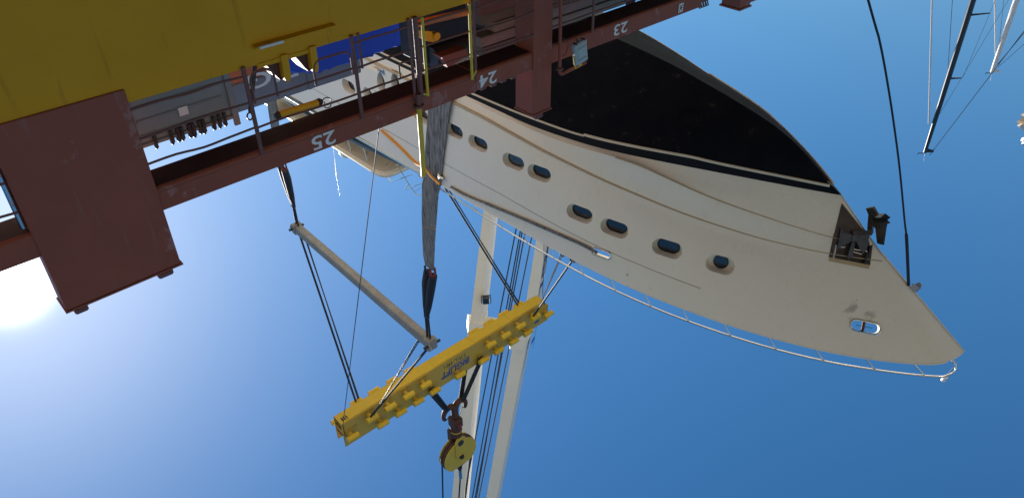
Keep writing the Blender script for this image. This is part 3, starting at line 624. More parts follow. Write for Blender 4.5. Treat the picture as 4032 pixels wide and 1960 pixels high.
# mooring hardware by the sling
MB().tube([YV(1727, 685, 4.68), YV(1735, 700, 4.72), YV(1747, 706, 4.70)], [0.05, 0.09, 0.05], 10).build('side_roller', M_STN, yacht, True)
# long dark hose lashed along the bulwark to the fairlead
P = [surf(1780, 735)[0], surf(1850, 772)[0], surf(1950, 812)[0], surf(2080, 866)[0], surf(2200, 918)[0], surf(2300, 962)[0], F1[0] - F1[2] * 0.1]
mr = MB().tube(bez([p + YPt * 0.05 for p in P if p is not None], 5), 0.05, 8).build('mooring_hawser', M_SLG, None, True, label='grey brown hawser lying along the yacht bulwark into its oval fairlead', cat='rope', loc=P[0])
# orange strap along the hull behind the sling
P = [surf(1505, 512)[0], surf(1580, 580)[0], surf(1640, 640)[0]]
P = [p + YPt * 0.05 for p in P if p is not None] + [YV(*z6(925, 900), 4.80), YV(*z6(1000, 990), 4.84), YV(*z6(1080, 1065), 4.84)]
MB().tube(bez(P, 5), 0.045, 6).build('ratchet_strap', M_ORS, None, True, label='orange strap running along the yacht side across the wide grey sling', cat='strap', loc=P[0])

# ------------------------------------------------------------------ slings, spreader bars, lifting beam
BA = EYE + Vector((3.6401, 24.7017, 22.90)); BB = EYE + Vector((11.2735, 33.4830, 22.90))
Q2 = YPt * (-9.2)
def spreader(name, A0, B0, label):
    t = thing(name, label, 'spreader bar', (A0 + B0) / 2, 'grey spreader bars under the yellow beam')
    d = (B0 - A0).normalized(); w_ = UP.cross(d).normalized()
    MB().box((A0 + B0) / 2, (d, w_, UP), ((B0 - A0).length / 2, 0.20, 0.24), 0.05).build('bar', M_GRY, t, True)
    for e, sg_ in ((A0, -1), (B0, 1)):
        MB().box(e + d * sg_ * 0.12, (d, w_, UP), (0.16, 0.24, 0.29), 0.03).build('end_fitting', M_GRY, t)
        MB().cyl(e + d * sg_ * 0.2 - w_ * 0.42, e + d * sg_ * 0.2 + w_ * 0.42, 0.07, 10).build('pin', M_SHK, t, True)
        MB().prism([e + d * sg_ * 0.28 - w_ * 0.24 + UP * 0.25, e + d * sg_ * 0.5 - w_ * 0.24 + UP * 0.02, e + d * sg_ * 0.28 - w_ * 0.24 - UP * 0.25], w_ * 0.05).build('horn', M_GRY, t)
    for q in (0.07, 0.93):
        c = A0.lerp(B0, q) + UP * 0.27
        MB().tube([c + d * 0.12, c + d * 0.12 + UP * 0.2, c + UP * 0.3, c - d * 0.12 + UP * 0.2, c - d * 0.12], 0.035, 8).build('lifting_eye', M_SHK, t, True)
    return t
spreader('spreader_bar', BA, BB, 'grey steel spreader bar hanging in open sky below the left end of yellow beam')
spreader('spreader_bar', BA + Q2, BB + Q2, 'grey steel spreader bar on the far side of the yacht')

def section(x, side=1):                            # outline of the hull at a station, from the sheer down to the keel
    out = []
    for r_ in reversed(rows):
        i = int(np.argmin(abs(r_[:, 0] - x))); j = i + 1 if r_[i, 0] < x else i - 1
        t = (x - r_[i, 0]) / (r_[j, 0] - r_[i, 0] + 1e-9); q = r_[i] * (1 - t) + r_[j] * t; out.append((q[1] * side, q[2]))
    return out
def belly_sling(name, xs, label, group, tops, wid=1.0):
    t = thing(name, label, 'lifting sling', YW(xs, 4.7, 14.2), group)
    for side in (1, -1):
        sec = section(xs, 1); off = 0.035
        path = []                                   # (x centre, y, z, width)
        path += [(xs - 0.60, 4.64, 18.5, 0.52), (xs - 0.55, 4.68, 18.0, 0.66), (xs - 0.42, 4.70, 17.0, 0.74), (xs - 0.28, 4.70, 16.0, 0.84), (xs - 0.05, 4.70, 14.6, 0.92)]
        for k, (y, z) in enumerate(sec):
            path.append((xs + 0.05 + (14.2 - z) * 0.19, y + off * min(1, y), z - (off if y < 4 else 0), 0.95 + 0.04 * (14.2 - z)))
        rA = []; rB = []; rC = []; rD = []
        for i, (x, y, z, w_) in enumerate(path):
            q0 = path[max(i - 1, 0)]; q1 = path[min(i + 1, len(path) - 1)]
            ty, tz = q1[1] - q0[1], q1[2] - q0[2]; l = math.hypot(ty, tz) or 1; ny, nz = -tz / l, ty / l
            if ny < 0 and y > 1: ny, nz = -ny, -nz
            for lst, dx, dn in ((rA, -0.5, 0.03), (rB, 0.5, 0.03), (rC, 0.5, -0.01), (rD, -0.5, -0.01)):
                lst.append(YW(x + dx * w_, side * (y + ny * dn), z + nz * dn))
        mid = [a.lerp(b_, 0.5) + YPt * side * 0.02 for a, b_ in zip(rA, rB)]
        mb = MB(); mb.grid([rA, [a.lerp(b_, 0.25) for a, b_ in zip(rA, rB)], mid, [a.lerp(b_, 0.75) for a, b_ in zip(rA, rB)], rB, rC, rD, rA]); mb.build('webbing', M_SLG, t, True)
        # thimble ends, shackles and black round slings up to the bar end
        e = (BA if xs > -5 else BB) + (Q2 if side < 0 else Vector((0, 0, 0)))
        top = YW(xs - 0.6, side * 4.64, 18.5)
        for dx in (-0.18, 0.18):
            c = top + YB * dx
            sh = MB().tube([c - UP * 0.05 - YPt * 0.10, c + UP * 0.25 - YPt * 0.12, c + UP * 0.36, c + UP * 0.25 + YPt * 0.12, c - UP * 0.05 + YPt * 0.10], 0.045, 8); sh.build('shackle', M_RED if dx > 0 else M_SHK, t, True)
            low = e - UP * 1.55 + YB * dx * 0.25
            MB().tube([c + UP * 0.3, c.lerp(low, 0.35) + YB * dx * 0.15, c.lerp(low, 0.8), low], [0.17, 0.19, 0.15, 0.09], 10).build('round_sling', M_ROP, t, True)
        MB().box(e - UP * 1.5, (YB, YPt, UP), (0.13, 0.08, 0.14), 0.04).build('link', M_SHK, t)
        for dx in (-0.10, 0.10):
            MB().cyl(e - UP * 1.45 + YB * dx * 0.8, e + UP * 0.05 + YB * dx, 0.05, 8).build('wire_leg', M_ROP, t, True)
        if side == 1 and xs > -5:
            text('sling_marking', 'BIGLIFT', YW(xs + 0.18, 4.735, 14.75), -UP, YB, 0.95, 0.17, M_BLK, t, 0.012)
            MB().tube([YW(xs - 0.52, 4.75, 16.42), YW(xs - 0.2, 4.77, 16.35), YW(xs + 0.12, 4.75, 16.25)], 0.03, 6).build('tie', M_TMB, t, True)
    return t
belly_sling('wide_sling', 0.0, 'wide grey webbing sling wrapped round the yacht hull beside its portholes', 'belly slings under the yacht', None)
xfar = (BB - EYE - YC).dot(YB)
belly_sling('wide_sling', xfar + 1.25, 'grey webbing sling round the stern end of the yacht, seen behind the coaming', 'belly slings under the yacht', None)

lb = thing('lifting_beam', 'long yellow lifting beam with rows of trunnions hanging from the crane hook', 'lifting beam', SW(18.95, 26.5, 30.87))
LS0, LS1, LNn, LNf, LZ0, LZ1 = 11.43, 26.52, 26.1, 26.9, 30.87, 32.6
MB().sbox(LS0 + 0.02, LS1 - 0.3, LNn + 0.05, LNf - 0.05, LZ0, LZ0 + 0.05).build('bottom_plate', M_LFT, lb)
for k in range(5):
    MB().sbox(LS0 + 0.4 + k * 2.9, LS0 + 0.4 + k * 2.9 + 2.2, LNn + 0.06, LNf - 0.06, LZ0 - 0.02, LZ0 - 0.001, 0.004).build('doubler_plate', M_LFT, lb)
for n0 in (LNn, LNf - 0.05):
    wp = [(LS0, LZ0 + 0.02), (LS1 - 0.45, LZ0 + 0.02), (LS1, LZ0 + 0.45), (LS1, LZ1), (LS0, LZ1)]
    MB().prism([SW(a, n0, z) for a, z in wp], SN * 0.05).build('web_plate', M_LFD, lb)
MB().prism([SW(LS1 - 0.45, LNn + 0.051, LZ0 + 0.05), SW(LS1 - 0.02, LNn + 0.051, LZ0 + 0.47), SW(LS1 - 0.05, LNn + 0.051, LZ0 + 0.5), SW(LS1 - 0.48, LNn + 0.051, LZ0 + 0.08)], SN * 0.69).build('end_plate', M_LFT, lb)
for z in (LZ0 + 0.55, LZ0 + 1.1): MB().cyl(SW(LS0 + 0.08, LNn + 0.05, z), SW(LS0 + 0.08, LNf - 0.05, z), 0.03, 6).build('end_rung', M_RST, lb, True)
MB().sbox(LS0 + 0.9, LS1 - 0.9, LNn + 0.06, LNf - 0.06, LZ0 + 1.2, LZ0 + 1.25).build('inner_plate', M_LFT, lb)
def trunnion(s, z, near=True):
    d = -1 if near else 1; n0 = LNn if near else LNf
    nk = MB().cyl(SW(s, n0, z), SW(s, n0 + d * 0.36, z), 0.14, 14).build('trunnion', M_LFD if near else M_LFT, lb, True)
    MB().cyl(SW(s - 0.33, n0 + d * 0.38, z), SW(s + 0.33, n0 + d * 0.38, z), 0.165, 16).build('cross_bar', M_LFT, nk, True)
LO = [13.04, 14.21, 15.43, 16.61, 21.41, 22.59, 23.8, 25.05]; HI = [13.61, 14.81, 16.01, 17.18, 19.03, 20.83, 22.01, 23.22, 24.42]
for near in (True, False):
    for s in LO: trunnion(s, 31.28, near)
    for s in HI: trunnion(s, 32.16, near)
    trunnion(11.77, 31.75, near); trunnion(26.19, 31.74, near)
for s in LO + [11.95, 26.2]:
    text('load_marking', 'MAX 127 t', SW(s + 0.35, LNn, 31.02 if s in LO else 31.42), -SD, UP, 0.62, 0.085, M_BLK, lb, 0.004)
lg = text('maker_lettering', 'BIGLIFT', SW(20.05, LNn, 31.60), -SD, UP, 2.12, 0.44, M_BLU, lb, 0.005, 0.15, 0.035)
MB().sbox(18.5, 20.05, LNn - 0.006, LNn - 0.002, 31.50, 31.55).build('lettering_bar', M_BLU, lb)
MB().sbox(17.92, 18.75, LNn - 0.006, LNn - 0.002, 32.06, 32.11).build('lettering_bar', M_BLU, lb)
text('capacity_lettering', 'S.W.L. 440 t', SW(19.78, LNn, 31.13), -SD, UP, 1.62, 0.29, M_BLK, lb, 0.005)
for k in range(3): MB().sbox(11.62 + k * 0.13, 11.70 + k * 0.13, LNn + 0.15, LNn + 0.42, LZ0 - 0.024, LZ0 - 0.0205).build('end_marking', M_BLK, lb)
MB().sbox(25.35, 25.75, LNn - 0.005, LNn - 0.001, 32.1, 32.28).build('serial_plate', M_BLU, lb)

# ropes between lifting beam and spreader bars
gR = 'suspension ropes of the spreader bars'
bd = (BB - BA).normalized()
def susp(s, near, end, frac, lab1, lab2):
    n_ = LNn - 0.2 if near else LNf + 0.2
    a = SW(s - 0.07, n_, 31.35); b_ = end + UP * 0.25
    rope('wire_rope', [a, b_], 0.06, M_ROP, 'thick black rope ' + lab1, group=gR)
    for k in (0, 1):
        rope('wire_rope', [SW(s + 0.1 + 0.07 * k, n_ + 0.02, 31.4), frac + UP * 0.5 + bd * 0.1 * k], 0.03, M_WIR, ('left' if k == 0 else 'right') + ' thin wire ' + lab2, group=gR, seg=6)
f1n, f1f = BA.lerp(BB, 0.07), BA.lerp(BB, 0.93)
susp(13.04, True, BA, f1n, 'from yellow beam to nearer end of the open-sky grey bar', 'by the thick rope at the nearer end of the open-sky grey bar')
susp(13.05, False, BB, f1f, 'from yellow beam to far end of the open-sky grey bar', 'by the thick rope at the far end of the open-sky grey bar')
susp(25.05, True, BA + Q2, f1n + Q2, 'from the yellow beam end down behind the bow rail', 'by the thick rope running down behind the bow rail')
susp(25.03, False, BB + Q2, f1f + Q2, 'crossing in front of the cream crane leg behind the yacht deck', 'by the thick rope that crosses the cream crane leg')
rope('tag_line', [SW(11.52, LNn - 0.02, LZ0 + 0.9), SW(11.5, LNn - 0.02, LZ0 + 0.05), SP(1490, 520, 18.0), SP(1510, 440, 17.0)], 0.018, M_WIR, 'single thin tag line from open end of yellow beam down to the ship deck', seg=6)
rope('tag_line', [SW(26.2, LNn - 0.05, LZ0 + 0.3), SP(2136, 1150, 25.9), SP(2142, 1040, 25.5), SP(2142, 960, 25.2)], 0.02, M_WIR, 'thin line with a knot hanging from lettered end of yellow beam', seg=6)

# ------------------------------------------------------------------ hook and block
hs, hn = 19.0, 26.5
hk = thing('hook_block', 'yellow crane hook block with rusty double hook above the lifting beam', 'hook block', SW(hs, hn, 35))
def ramshorn():
    mb = MB()
    for d in (-1, 1):
        P = [SW(hs + d * x, hn, z) for x, z in ((0.0, 36.1), (0.05, 35.55), (0.28, 35.22), (0.62, 35.25), (0.84, 35.55), (0.86, 35.85), (0.78, 36.02))]
        mb.tube(bez(P, 5), [0.24 - 0.0045 * i for i in range(len(bez(P, 5)))], 12)
    mb.cyl(SW(hs, hn, 35.8), SW(hs, hn, 36.5), 0.21, 14)
    return mb
hko = ramshorn().build('double_hook', M_RST, hk, True)
for d in (-1, 1):
    MB().tube(bez([SW(hs + d * 0.76, hn - 0.1, 36.0), SW(hs + d * 0.5, hn - 0.14, 35.75), SW(hs + d * 0.22, hn - 0.2, 36.1)], 5), 0.03, 6).build('safety_chain', M_SHK, hko, True)
hx = MB(); hx.box(SW(hs, hn, 36.75), (SD, SN, UP), (0.33, 0.36, 0.36), 0.05); hx.build('swivel', M_RST, hk)
MB().cyl(SW(hs, hn - 0.42, 36.85), SW(hs, hn - 0.30, 36.85), 0.17, 14).build('swivel_pin', M_RED, hk, True)
MB().cyl(SW(hs, hn, 37.1), SW(hs, hn, 38.0), 0.37, 18).build('swivel_barrel', M_RST, hk, True)
MB().cyl(SW(hs, hn, 37.45), SW(hs, hn, 37.52), 0.40, 18).build('swivel_collar', M_HKY, hk, True)
MB().box(SW(hs - 0.35, hn + 0.2, 37.9), (SD, SN, UP), (0.08, 0.2, 0.45), 0.03).build('side_lug', M_RST, hk)
cz = 39.65
for n0, th in ((hn - 0.32, 0.08), (hn + 0.24, 0.08)):
    P = []
    for k in range(40):
        a = 2 * math.pi * k / 40; r = 1.28; x, z = r * math.cos(a), r * math.sin(a); z = max(min(z, 1.0), -1.28)
        if z > 0.85: x = max(min(x, 0.95), -0.95)
        P.append(SW(hs + x, n0, cz + z))
    MB().prism(P, SN * th).build('cheek_plate', M_HKY, hk)
for sg_, n0 in ((-1, hn - 0.40), (1, hn + 0.33)):
    MB().prism([SW(hs + x, n0, z) for x, z in ((-0.42, 39.6), (-0.42, 38.2), (-0.25, 37.95), (0.25, 37.95), (0.42, 38.2), (0.42, 39.6))], SN * 0.07).build('strap_plate', M_HKY, hk)
MB().cyl(SW(hs, hn - 0.44, 38.42), SW(hs, hn - 0.40, 38.42), 0.22, 18).build('strap_pin', M_DRK, hk, True)
MB().cyl(SW(hs, hn - 0.5, 39.75), SW(hs, hn + 0.45, 39.75), 0.16, 6).build('axle', M_SHK, hk, True)
for n0 in (hn - 0.12, hn + 0.10): MB().tube([SW(hs + 1.22 * math.cos(a), n0, cz + 1.22 * math.sin(a)) for a in [2 * math.pi * k / 32 for k in range(32)]], 0.10, 8, closed=True).build('sheave', M_RST, hk, True)
MB().tube([SW(hs, hn - 0.1, 40.6), SW(hs, hn - 0.1, 41.2), SW(hs, hn - 0.1, 41.4)], [0.2, 0.15, 0.10], 10).build('rope_socket', M_SHK, hk, True)
MB().cyl(SW(hs, hn - 0.1, 41.3), SW(hs, hn - 0.1, 42.2), 0.11, 10).build('rope_thimble', M_STN, hk, True)
for k, (s, lab) in enumerate(((17.1, 'pair of short black slings from lower left hook horn to the yellow beam'), (20.75, 'pair of short black slings from the hook horn nearer the boom to the yellow beam'))):
    d = -1 if s < hs else 1
    t = thing('hook_sling', lab, 'sling', SW(s, LNn - 0.2, 32.16), 'slings between hook and beam')
    for near in (True, False):
        n_ = LNn - 0.2 if near else LNf + 0.2
        for e in (-0.09, 0.09):
            MB().tube([SW(s + e, n_, 32.22), SW(hs + d * 0.62 + e, hn + (0.12 if not near else -0.12), 35.2)], 0.085, 8).build('sling_leg', M_ROP, t, True)
        MB().tube([SW(s + 0.10 * math.cos(0), n_, 32.16 + 0.19)] + [SW(s + 0.17 * math.sin(a), n_ + 0.02, 32.16 - 0.17 * math.cos(a)) for a in np.linspace(-2.4, 2.4, 10)], 0.06, 8).build('sling_eye', M_ROP, t, True)

# ------------------------------------------------------------------ crane
cr0 = thing('deck_crane', 'cream ship crane with twin box legs and blue lettering behind the yellow beam', 'crane', EYE + BF * 49 - BR * 4 + UP * 4)
bdir = (Vector((0, 0, BSL)) - BF).normalized()
bn = (BF * BSL + UP).normalized()                     # normal of the boom plane, away from the eye
def leg(pxl, pxr, thick, nm='boom_leg', ext=(0, 0)):
    (l0, l1), (r0, r1) = [(BP(*q[0]), BP(*q[1])) for q in (pxl, pxr)]
    for e, i in ((ext[0], 0), (ext[1], 1)):
        pass
    dl = (l1 - l0).normalized(); dr = (r1 - r0).normalized()
    l0 -= dl * ext[0]; r0 -= dr * ext[0]; l1 += dl * ext[1]; r1 += dr * ext[1]
    mb = MB(); vs_ = [l0, r0, r1, l1]; mb.add(vs_ + [v + bn * thick - BR * 0.62 for v in vs_], [(0, 1, 2, 3), (7, 6, 5, 4), (0, 4, 5, 1), (1, 5, 6, 2), (2, 6, 7, 3), (3, 7, 4, 0)])
    return mb.build(nm, M_CRN, cr0), l0, l1, r0, r1
lgL = leg(((1897, 884), (1852, 1262)), ((1936, 857), (1893, 1262)), 1.5, ext=(22, 0))
lgL2 = leg(((1846, 1262), (1779, 1960)), ((1896, 1262), (1826, 1960)), 1.6, ext=(0, 26))
lgR = leg(((2112, 940), (2058, 1270)), ((2150, 960), (2098, 1290)), 1.5, ext=(22, 0))
lgR2 = leg(((2030, 1300), (1914, 1960)), ((2078, 1330), (1956, 1960)), 1.6, ext=(0, 26))
# cross girder and collars at the joint
cg = [BP(1846, 1268, -0.3), BP(2100, 1300, -0.3), BP(2062, 1378, -0.3), BP(1842, 1310, -0.3)]
mb = MB(); mb.add(cg + [v + bn * 1.4 for v in cg], [(0, 1, 2, 3), (7, 6, 5, 4), (0, 4, 5, 1), (1, 5, 6, 2), (2, 6, 7, 3), (3, 7, 4, 0)]); mb.build('cross_girder', M_CRN, cr0)
mb = MB(); cg = [BP(2010, 1330, -0.9), BP(2072, 1312, -0.9), BP(2060, 1382, -0.9), BP(2008, 1375, -0.9)]
mb.add(cg + [v + bn * 0.28 for v in cg], [(0, 1, 2, 3), (7, 6, 5, 4), (0, 4, 5, 1), (1, 5, 6, 2), (2, 6, 7, 3), (3, 7, 4, 0)]); mb.build('joint_bracket', M_CRN, cr0)
# crane house, kingpost and tip
base = (lgL[1] + lgR[1] + lgL[3] + lgR[3]) / 4
MB().box(base - UP * 3 + BF * 3, (BR, BF, UP), (4.2, 4.2, 3.0), 0.3).build('crane_house', M_CRN, cr0)
MB().cyl(base - UP * 6 + BF * 3, base - UP * 16 + BF * 3, 3.2, 28).build('pedestal', M_CRN, cr0, True)
tip = (lgL2[2] + lgR2[2] + lgL2[4] + lgR2[4]) / 4
MB().box(tip, (BR, bdir, bn), (2.2, 1.2, 1.1), 0.2).build('boom_head', M_CRN, cr0)
# floodlight on the boom leg
fl_c = BP(1914, 1180, -1.2)
MB().box(fl_c, (BR, BF, UP), (0.26, 0.2, 0.30), 0.06).build('boom_lamp', M_GLS, cr0)
MB().tube([fl_c - BR * 0.34 + UP * 0.35, fl_c - BR * 0.34 - UP * 0.42, fl_c + BR * 0.34 - UP * 0.42, fl_c + BR * 0.34 + UP * 0.30], 0.035, 6).build('lamp_bracket', M_RST, cr0)
# blue lettering running along the outer leg
a_, b2 = lgR[3].lerp(lgR[4], 0.985), lgR[3].lerp(lgR[4], 0.50)
ldir = (b2 - a_).normalized()
lp0, lp1 = lgR[3].lerp(lgR[4], 0.70), lgR[4]
sdv = (bn * 1.5 - BR * 0.62); sx_ = (lp1 - lp0).normalized(); lo_ = lp0 + sdv * 0.12
text('boom_lettering', 'BIGLIFT', lo_, sx_, sdv, 11.0, 1.15, M_BLU, cr0, 0.0)
for ob_ in [o for o in col.objects if o.name.startswith('boom_lettering')]: ob_.location = (-BR * 0.9 - BF * 0.4).normalized() * 0.03
# hoist wires
for k, (p0, p1, lab) in enumerate((((2033, 898), (1968, 1231), 'first'), ((2049, 910), (1993, 1220), 'second'), ((2056, 912), (2003, 1220), 'third'), ((2067, 918), (2010, 1220), 'fourth'), ((2060, 1100), (1999, 1400), 'fifth'), ((2120, 1060), (2050, 1400), 'sixth'), ((2140, 1060), (2065, 1420), 'seventh'))):
    a, b_ = BP(*p0, 1.0 + k * 0.3), BP(*p1, 1.0 + k * 0.3); d = (b_ - a)
    rope('crane_wire', [a - d * 2.4, b_ + d * 3.4], 0.05, M_WIR, lab + ' taut black wire counted from the left between the crane boom legs', 'wire', 'wires along the crane boom', seg=6, n=2)
for k, (px, lab) in enumerate(((1752, 'hoist wire leaving the left edge of the yellow hook block'), (1806, 'hoist wire rising from the socket in the middle of hook block'), (1868, 'hoist wire leaving the right edge of the yellow hook block'))):
    s = hs + (-1.2, 0.0, 1.2)[k]; n_ = hn + (0, -0.1, 0.1)[k]
    sx = {0: -1.2, 1: 0.0, 2: 1.2}[k]
    top = tip + BR * (0.5 - 0.5 * k) - BF * 0.6
    rope('hoist_wire', [SW(hs - sx if k != 1 else hs, n_, 39.7 if k != 1 else 42.0), top], 0.055, M_WIR, lab, 'wire', 'hoist wires of the hook block', seg=6, n=2)

# ------------------------------------------------------------------ things on and along the ship
# yellow pole in its socket with a chain
pl = thing('pole', 'bright yellow pole standing in a socket on the coaming with chain round it', 'pole', SW(6.85, 9.93, 5.5))
MB().tube([SW(6.845, 9.93, 5.70), SW(6.83, 9.92, 6.35), SW(6.80, 9.90, 7.02)], 0.045, 14).build('pole_tube', M_PYL, pl, True)
MB().tube([SW(6.85, 9.93, 5.46), SW(6.85, 9.93, 5.66), SW(6.85, 9.93, 5.661), SW(6.85, 9.93, 5.70)], [0.05, 0.05, 0.085, 0.085], 14).build('socket', M_BRD, pl, True)
for k in range(10):
    c = SW(6.845 - 0.035 + 0.004 * k, 9.875, 5.72 + 0.024 * k); u = (UP * 0.017 + SD * 0.004); v = (SN if k % 2 else SD) * 0.010
    MB().tube([c + u * math.cos(a) + v * math.sin(a) for a in [2 * math.pi * j / 8 for j in range(8)]], 0.0045, 5, closed=True).build('chain_link', M_PYL, pl, True)
# floodlight on bracket
fl = thing('floodlight', 'grey floodlight on a bent pipe bracket in front of number 23 coaming', 'floodlight', SW(10.02, 9.7, 4.3))
MB().tube([SW(10.02, 9.75, 4.3), SW(10.02, 9.72, 5.90), SW(10.03, 9.72, 5.96), SW(10.07, 9.70, 5.985), SW(10.62, 9.68, 5.93), SW(10.70, 9.68, 5.92)], 0.034, 10).build('bracket_pipe', M_BRN, fl, True)
MB().cyl(SW(10.02, 9.72, 5.85), SW(10.02, 9.72, 5.89), 0.07, 14).build('pipe_flange', M_BRD, fl, True)
fc = [SP(*q, 9.60) for q in ((2243, 190), (2291, 160), (2324, 222), (2274, 252))]
lc = sum(fc, Vector((0, 0, 0))) / 4; la = (fc[1] - fc[0] + fc[2] - fc[3]).normalized(); lb_ = (fc[3] - fc[0] + fc[2] - fc[1]).normalized(); lb_ = (lb_ - la * lb_.dot(la)).normalized(); lnm = la.cross(lb_).normalized()
lw, lh = (fc[1] - fc[0]).length / 2, (fc[3] - fc[0]).length / 2
hou = MB().box(lc, (la, lb_, lnm), (lw, lh, 0.06), 0.03).build('housing', M_LGT, fl, True, angle=25)
dsg = -1 if lnm.dot(lc - EYE) > 0 else 1
MB().box(lc + lnm * dsg * 0.062, (la, lb_, lnm), (lw * 0.7, lh * 0.66, 0.008), 0.003).build('back_panel', M_LGT, fl)
for e in (-0.48, 0.50): MB().box(lc + lnm * dsg * 0.078 + lb_ * e * lh, (la, lb_, lnm), (lw * 0.62, 0.010, 0.006)).build('cooling_rib', M_LGT, fl)
for i in (-1, 1):
    for j in (-1, 1): MB().box(lc + la * lw * 0.7 * i + lb_ * (lh + 0.003) * j, (la, lb_, lnm), (0.016, 0.008, 0.05)).build('clip', M_DRK, fl)
MB().tube([lc - la * (lw + 0.015), lc - la * (lw * 0.9) + lb_ * (lh + 0.06), lc + la * 0.02 + lb_ * (lh + 0.05)], 0.014, 6).build('yoke', M_JCK, fl, True)
MB().tube(bez([SW(10.02, 9.68, 5.25), SW(10.10, 9.66, 5.30), SW(10.16, 9.65, 5.42), SW(10.10, 9.66, 5.58), SW(10.03, 9.68, 5.62)], 5), 0.007, 5).build('cable', M_BLK, fl)
MB().cyl(lc - lb_ * lh - la * 0.04, lc - lb_ * (lh + 0.08) - la * 0.06, 0.014, 6).build('cable_gland', M_BLK, fl, True)
# steel gear bin with shackles over its rim
bn0 = 11.0
gb = thing('gear_bin', 'blue grey steel gear bin with pressed ribs behind the railing', 'gear bin', SW(3.4, bn0, 4.0))
zt = 5.36
MB().sbox(2.45, 4.13, bn0, bn0 + 0.03, 4.0, zt, 0.006).build('side_panel', M_BIN, gb)
MB().sbox(2.45, 4.13, bn0 + 0.9, bn0 + 0.93, 4.0, zt).build('side_panel', M_BIN, gb)
MB().sbox(2.40, 2.449, bn0, bn0 + 0.93, 4.0, zt).build('end_panel', M_BIN, gb)
MB().sbox(4.131, 4.18, bn0, bn0 + 0.93, 4.0, zt).build('end_panel', M_BIN, gb)
for z in (4.50, 4.72, 4.93, 5.16):
    MB().prism([SW(2.70, bn0 - 0.001, z), SW(2.70, bn0 - 0.022, z + 0.02), SW(2.70, bn0 - 0.022, z + 0.035), SW(2.70, bn0 - 0.001, z + 0.055)], SD * 1.28).build('pressed_rib', M_BIN, gb)
MB().sbox(2.42, 4.16, bn0 - 0.03, bn0 + 0.03, zt - 0.06, zt, 0.01).build('rim', M_BIN, gb)
for s in (2.60, 4.12): MB().sbox(s - 0.05, s + 0.05, bn0 - 0.045, bn0, 4.0, zt + 0.12, 0.012).build('corner_post', M_BIN, gb)
MB().sbox(3.30, 3.44, bn0 - 0.026, bn0 - 0.022, 4.93, 5.06).build('paper_notice', M_WHT, gb)
for k, s in enumerate((2.86, 3.10, 3.20, 3.26, 3.38, 3.44, 3.54, 3.60, 3.76, 3.85, 3.94)):
    c = SW(s, bn0 + 0.005, zt); wv = 0.035 + 0.012 * (k % 3)
    P = [c + SN * 0.05 - UP * 0.10, c + SN * 0.05 + UP * 0.02, c + UP * (0.075 + 0.015 * (k % 2)), c - SN * 0.05 + UP * 0.02, c - SN * 0.05 - UP * 0.12]
    sh = MB().tube(bez(P, 4), 0.016 + 0.004 * (k % 3), 8)
    sh.box(c - SN * 0.05 - UP * 0.12, (SD, SN, UP), (0.026, 0.02, 0.035), 0.008)
    sh.box(c - SN * 0.052 - UP * 0.01, (SD, SN, UP), (0.020 + 0.006 * (k % 2), 0.014, 0.06), 0.01)
    sh.build('shackle', M_SHK, None, True, label=('leftmost', 'second', 'third', 'fourth', 'fifth', 'sixth', 'seventh', 'eighth', 'ninth', 'tenth', 'rightmost')[k] + ' dark shackle from the left hung over the gear bin rim', cat='shackle', group='shackles hung on the gear bin rim', loc=c)
tb = thing('turnbuckle', 'black turnbuckle with ring at the corner of the grey gear bin', 'turnbuckle', SW(4.3, 10.9, 5.4))
MB().tube([SW(4.62, 10.9, 4.45), SW(4.45, 10.9, 4.95), SW(4.33, 10.9, 5.30)], [0.03, 0.034, 0.034], 10).build('barrel', M_DRK, tb, True)
MB().tube([SW(4.31 + 0.045 * math.cos(a), 10.9, 5.37 + 0.06 * math.sin(a)) for a in [2 * math.pi * k / 12 for k in range(12)]], 0.013, 6, closed=True).build('ring', M_SHK, tb, True)
# container with white lettering
cn = thing('container', 'grey and orange deck container with white lettering behind the gear bin', 'container', SW(7.5, 16, 4.0))
MB().sbox(5.6, 9.4, 16.0, 18.4, 4.0, 7.05, 0.03).build('lower_body', M_ORB, cn)
MB().sbox(5.6, 9.4, 16.0, 18.4, 7.052, 7.72, 0.03).build('upper_body', M_GCT, cn)
text('container_lettering', 'BIG', SW(7.70, 15.995, 6.93), -SD, UP, 1.25, 0.36, M_WHT, cn, 0.006, 0, 0.02)
MB().sbox(7.9, 7.96, 15.96, 16.0, 4.0, 7.7).build('container_post', M_GCT, cn)
# blue tarpaulin over deck cargo
tp = [(6.98, 4.0), (6.95, 6.60), (7.1, 6.82), (7.67, 6.98), (8.4, 7.0), (9.1, 6.98), (9.82, 6.97), (10.13, 6.86), (10.48, 6.39), (10.6, 4.0)]
tm = MB(); nT = 7; rowsT = []
for i in range(nT):
    t = i / (nT - 1); n_ = 15.0 + 0.9 * t; sc = 1 - 0.03 * abs(2 * t - 1) ** 2.5
    rr = []
    for k, (s, z) in enumerate([((1 - f) * tp[j][0] + f * tp[j + 1][0], (1 - f) * tp[j][1] + f * tp[j + 1][1]) for j in range(len(tp) - 1) for f in (0, 0.25, 0.5, 0.75)] + [tp[-1]]):
        rr.append(SW(s + 0.05 * math.sin(k * 1.7 + i), n_ + (0.06 * math.sin(k * 0.9) if i in (0, nT - 1) else 0), 4.0 + (z - 4.0) * sc + 0.03 * math.sin(k * 2.3 + i * 1.1)))
    rowsT.append(rr)
for r_ in (rowsT[0], rowsT[-1]):
    pass
tm.grid(rowsT); tm.add(rowsT[0], [tuple(range(len(rowsT[0])))]); tm.add(rowsT[-1], [tuple(range(len(rowsT[-1])))])
tm.build('tarpaulin', M_TRP, None, True, label='deep blue tarpaulin draped over deck cargo behind the railing', cat='tarpaulin', loc=SW(9, 15.0, 4.0))
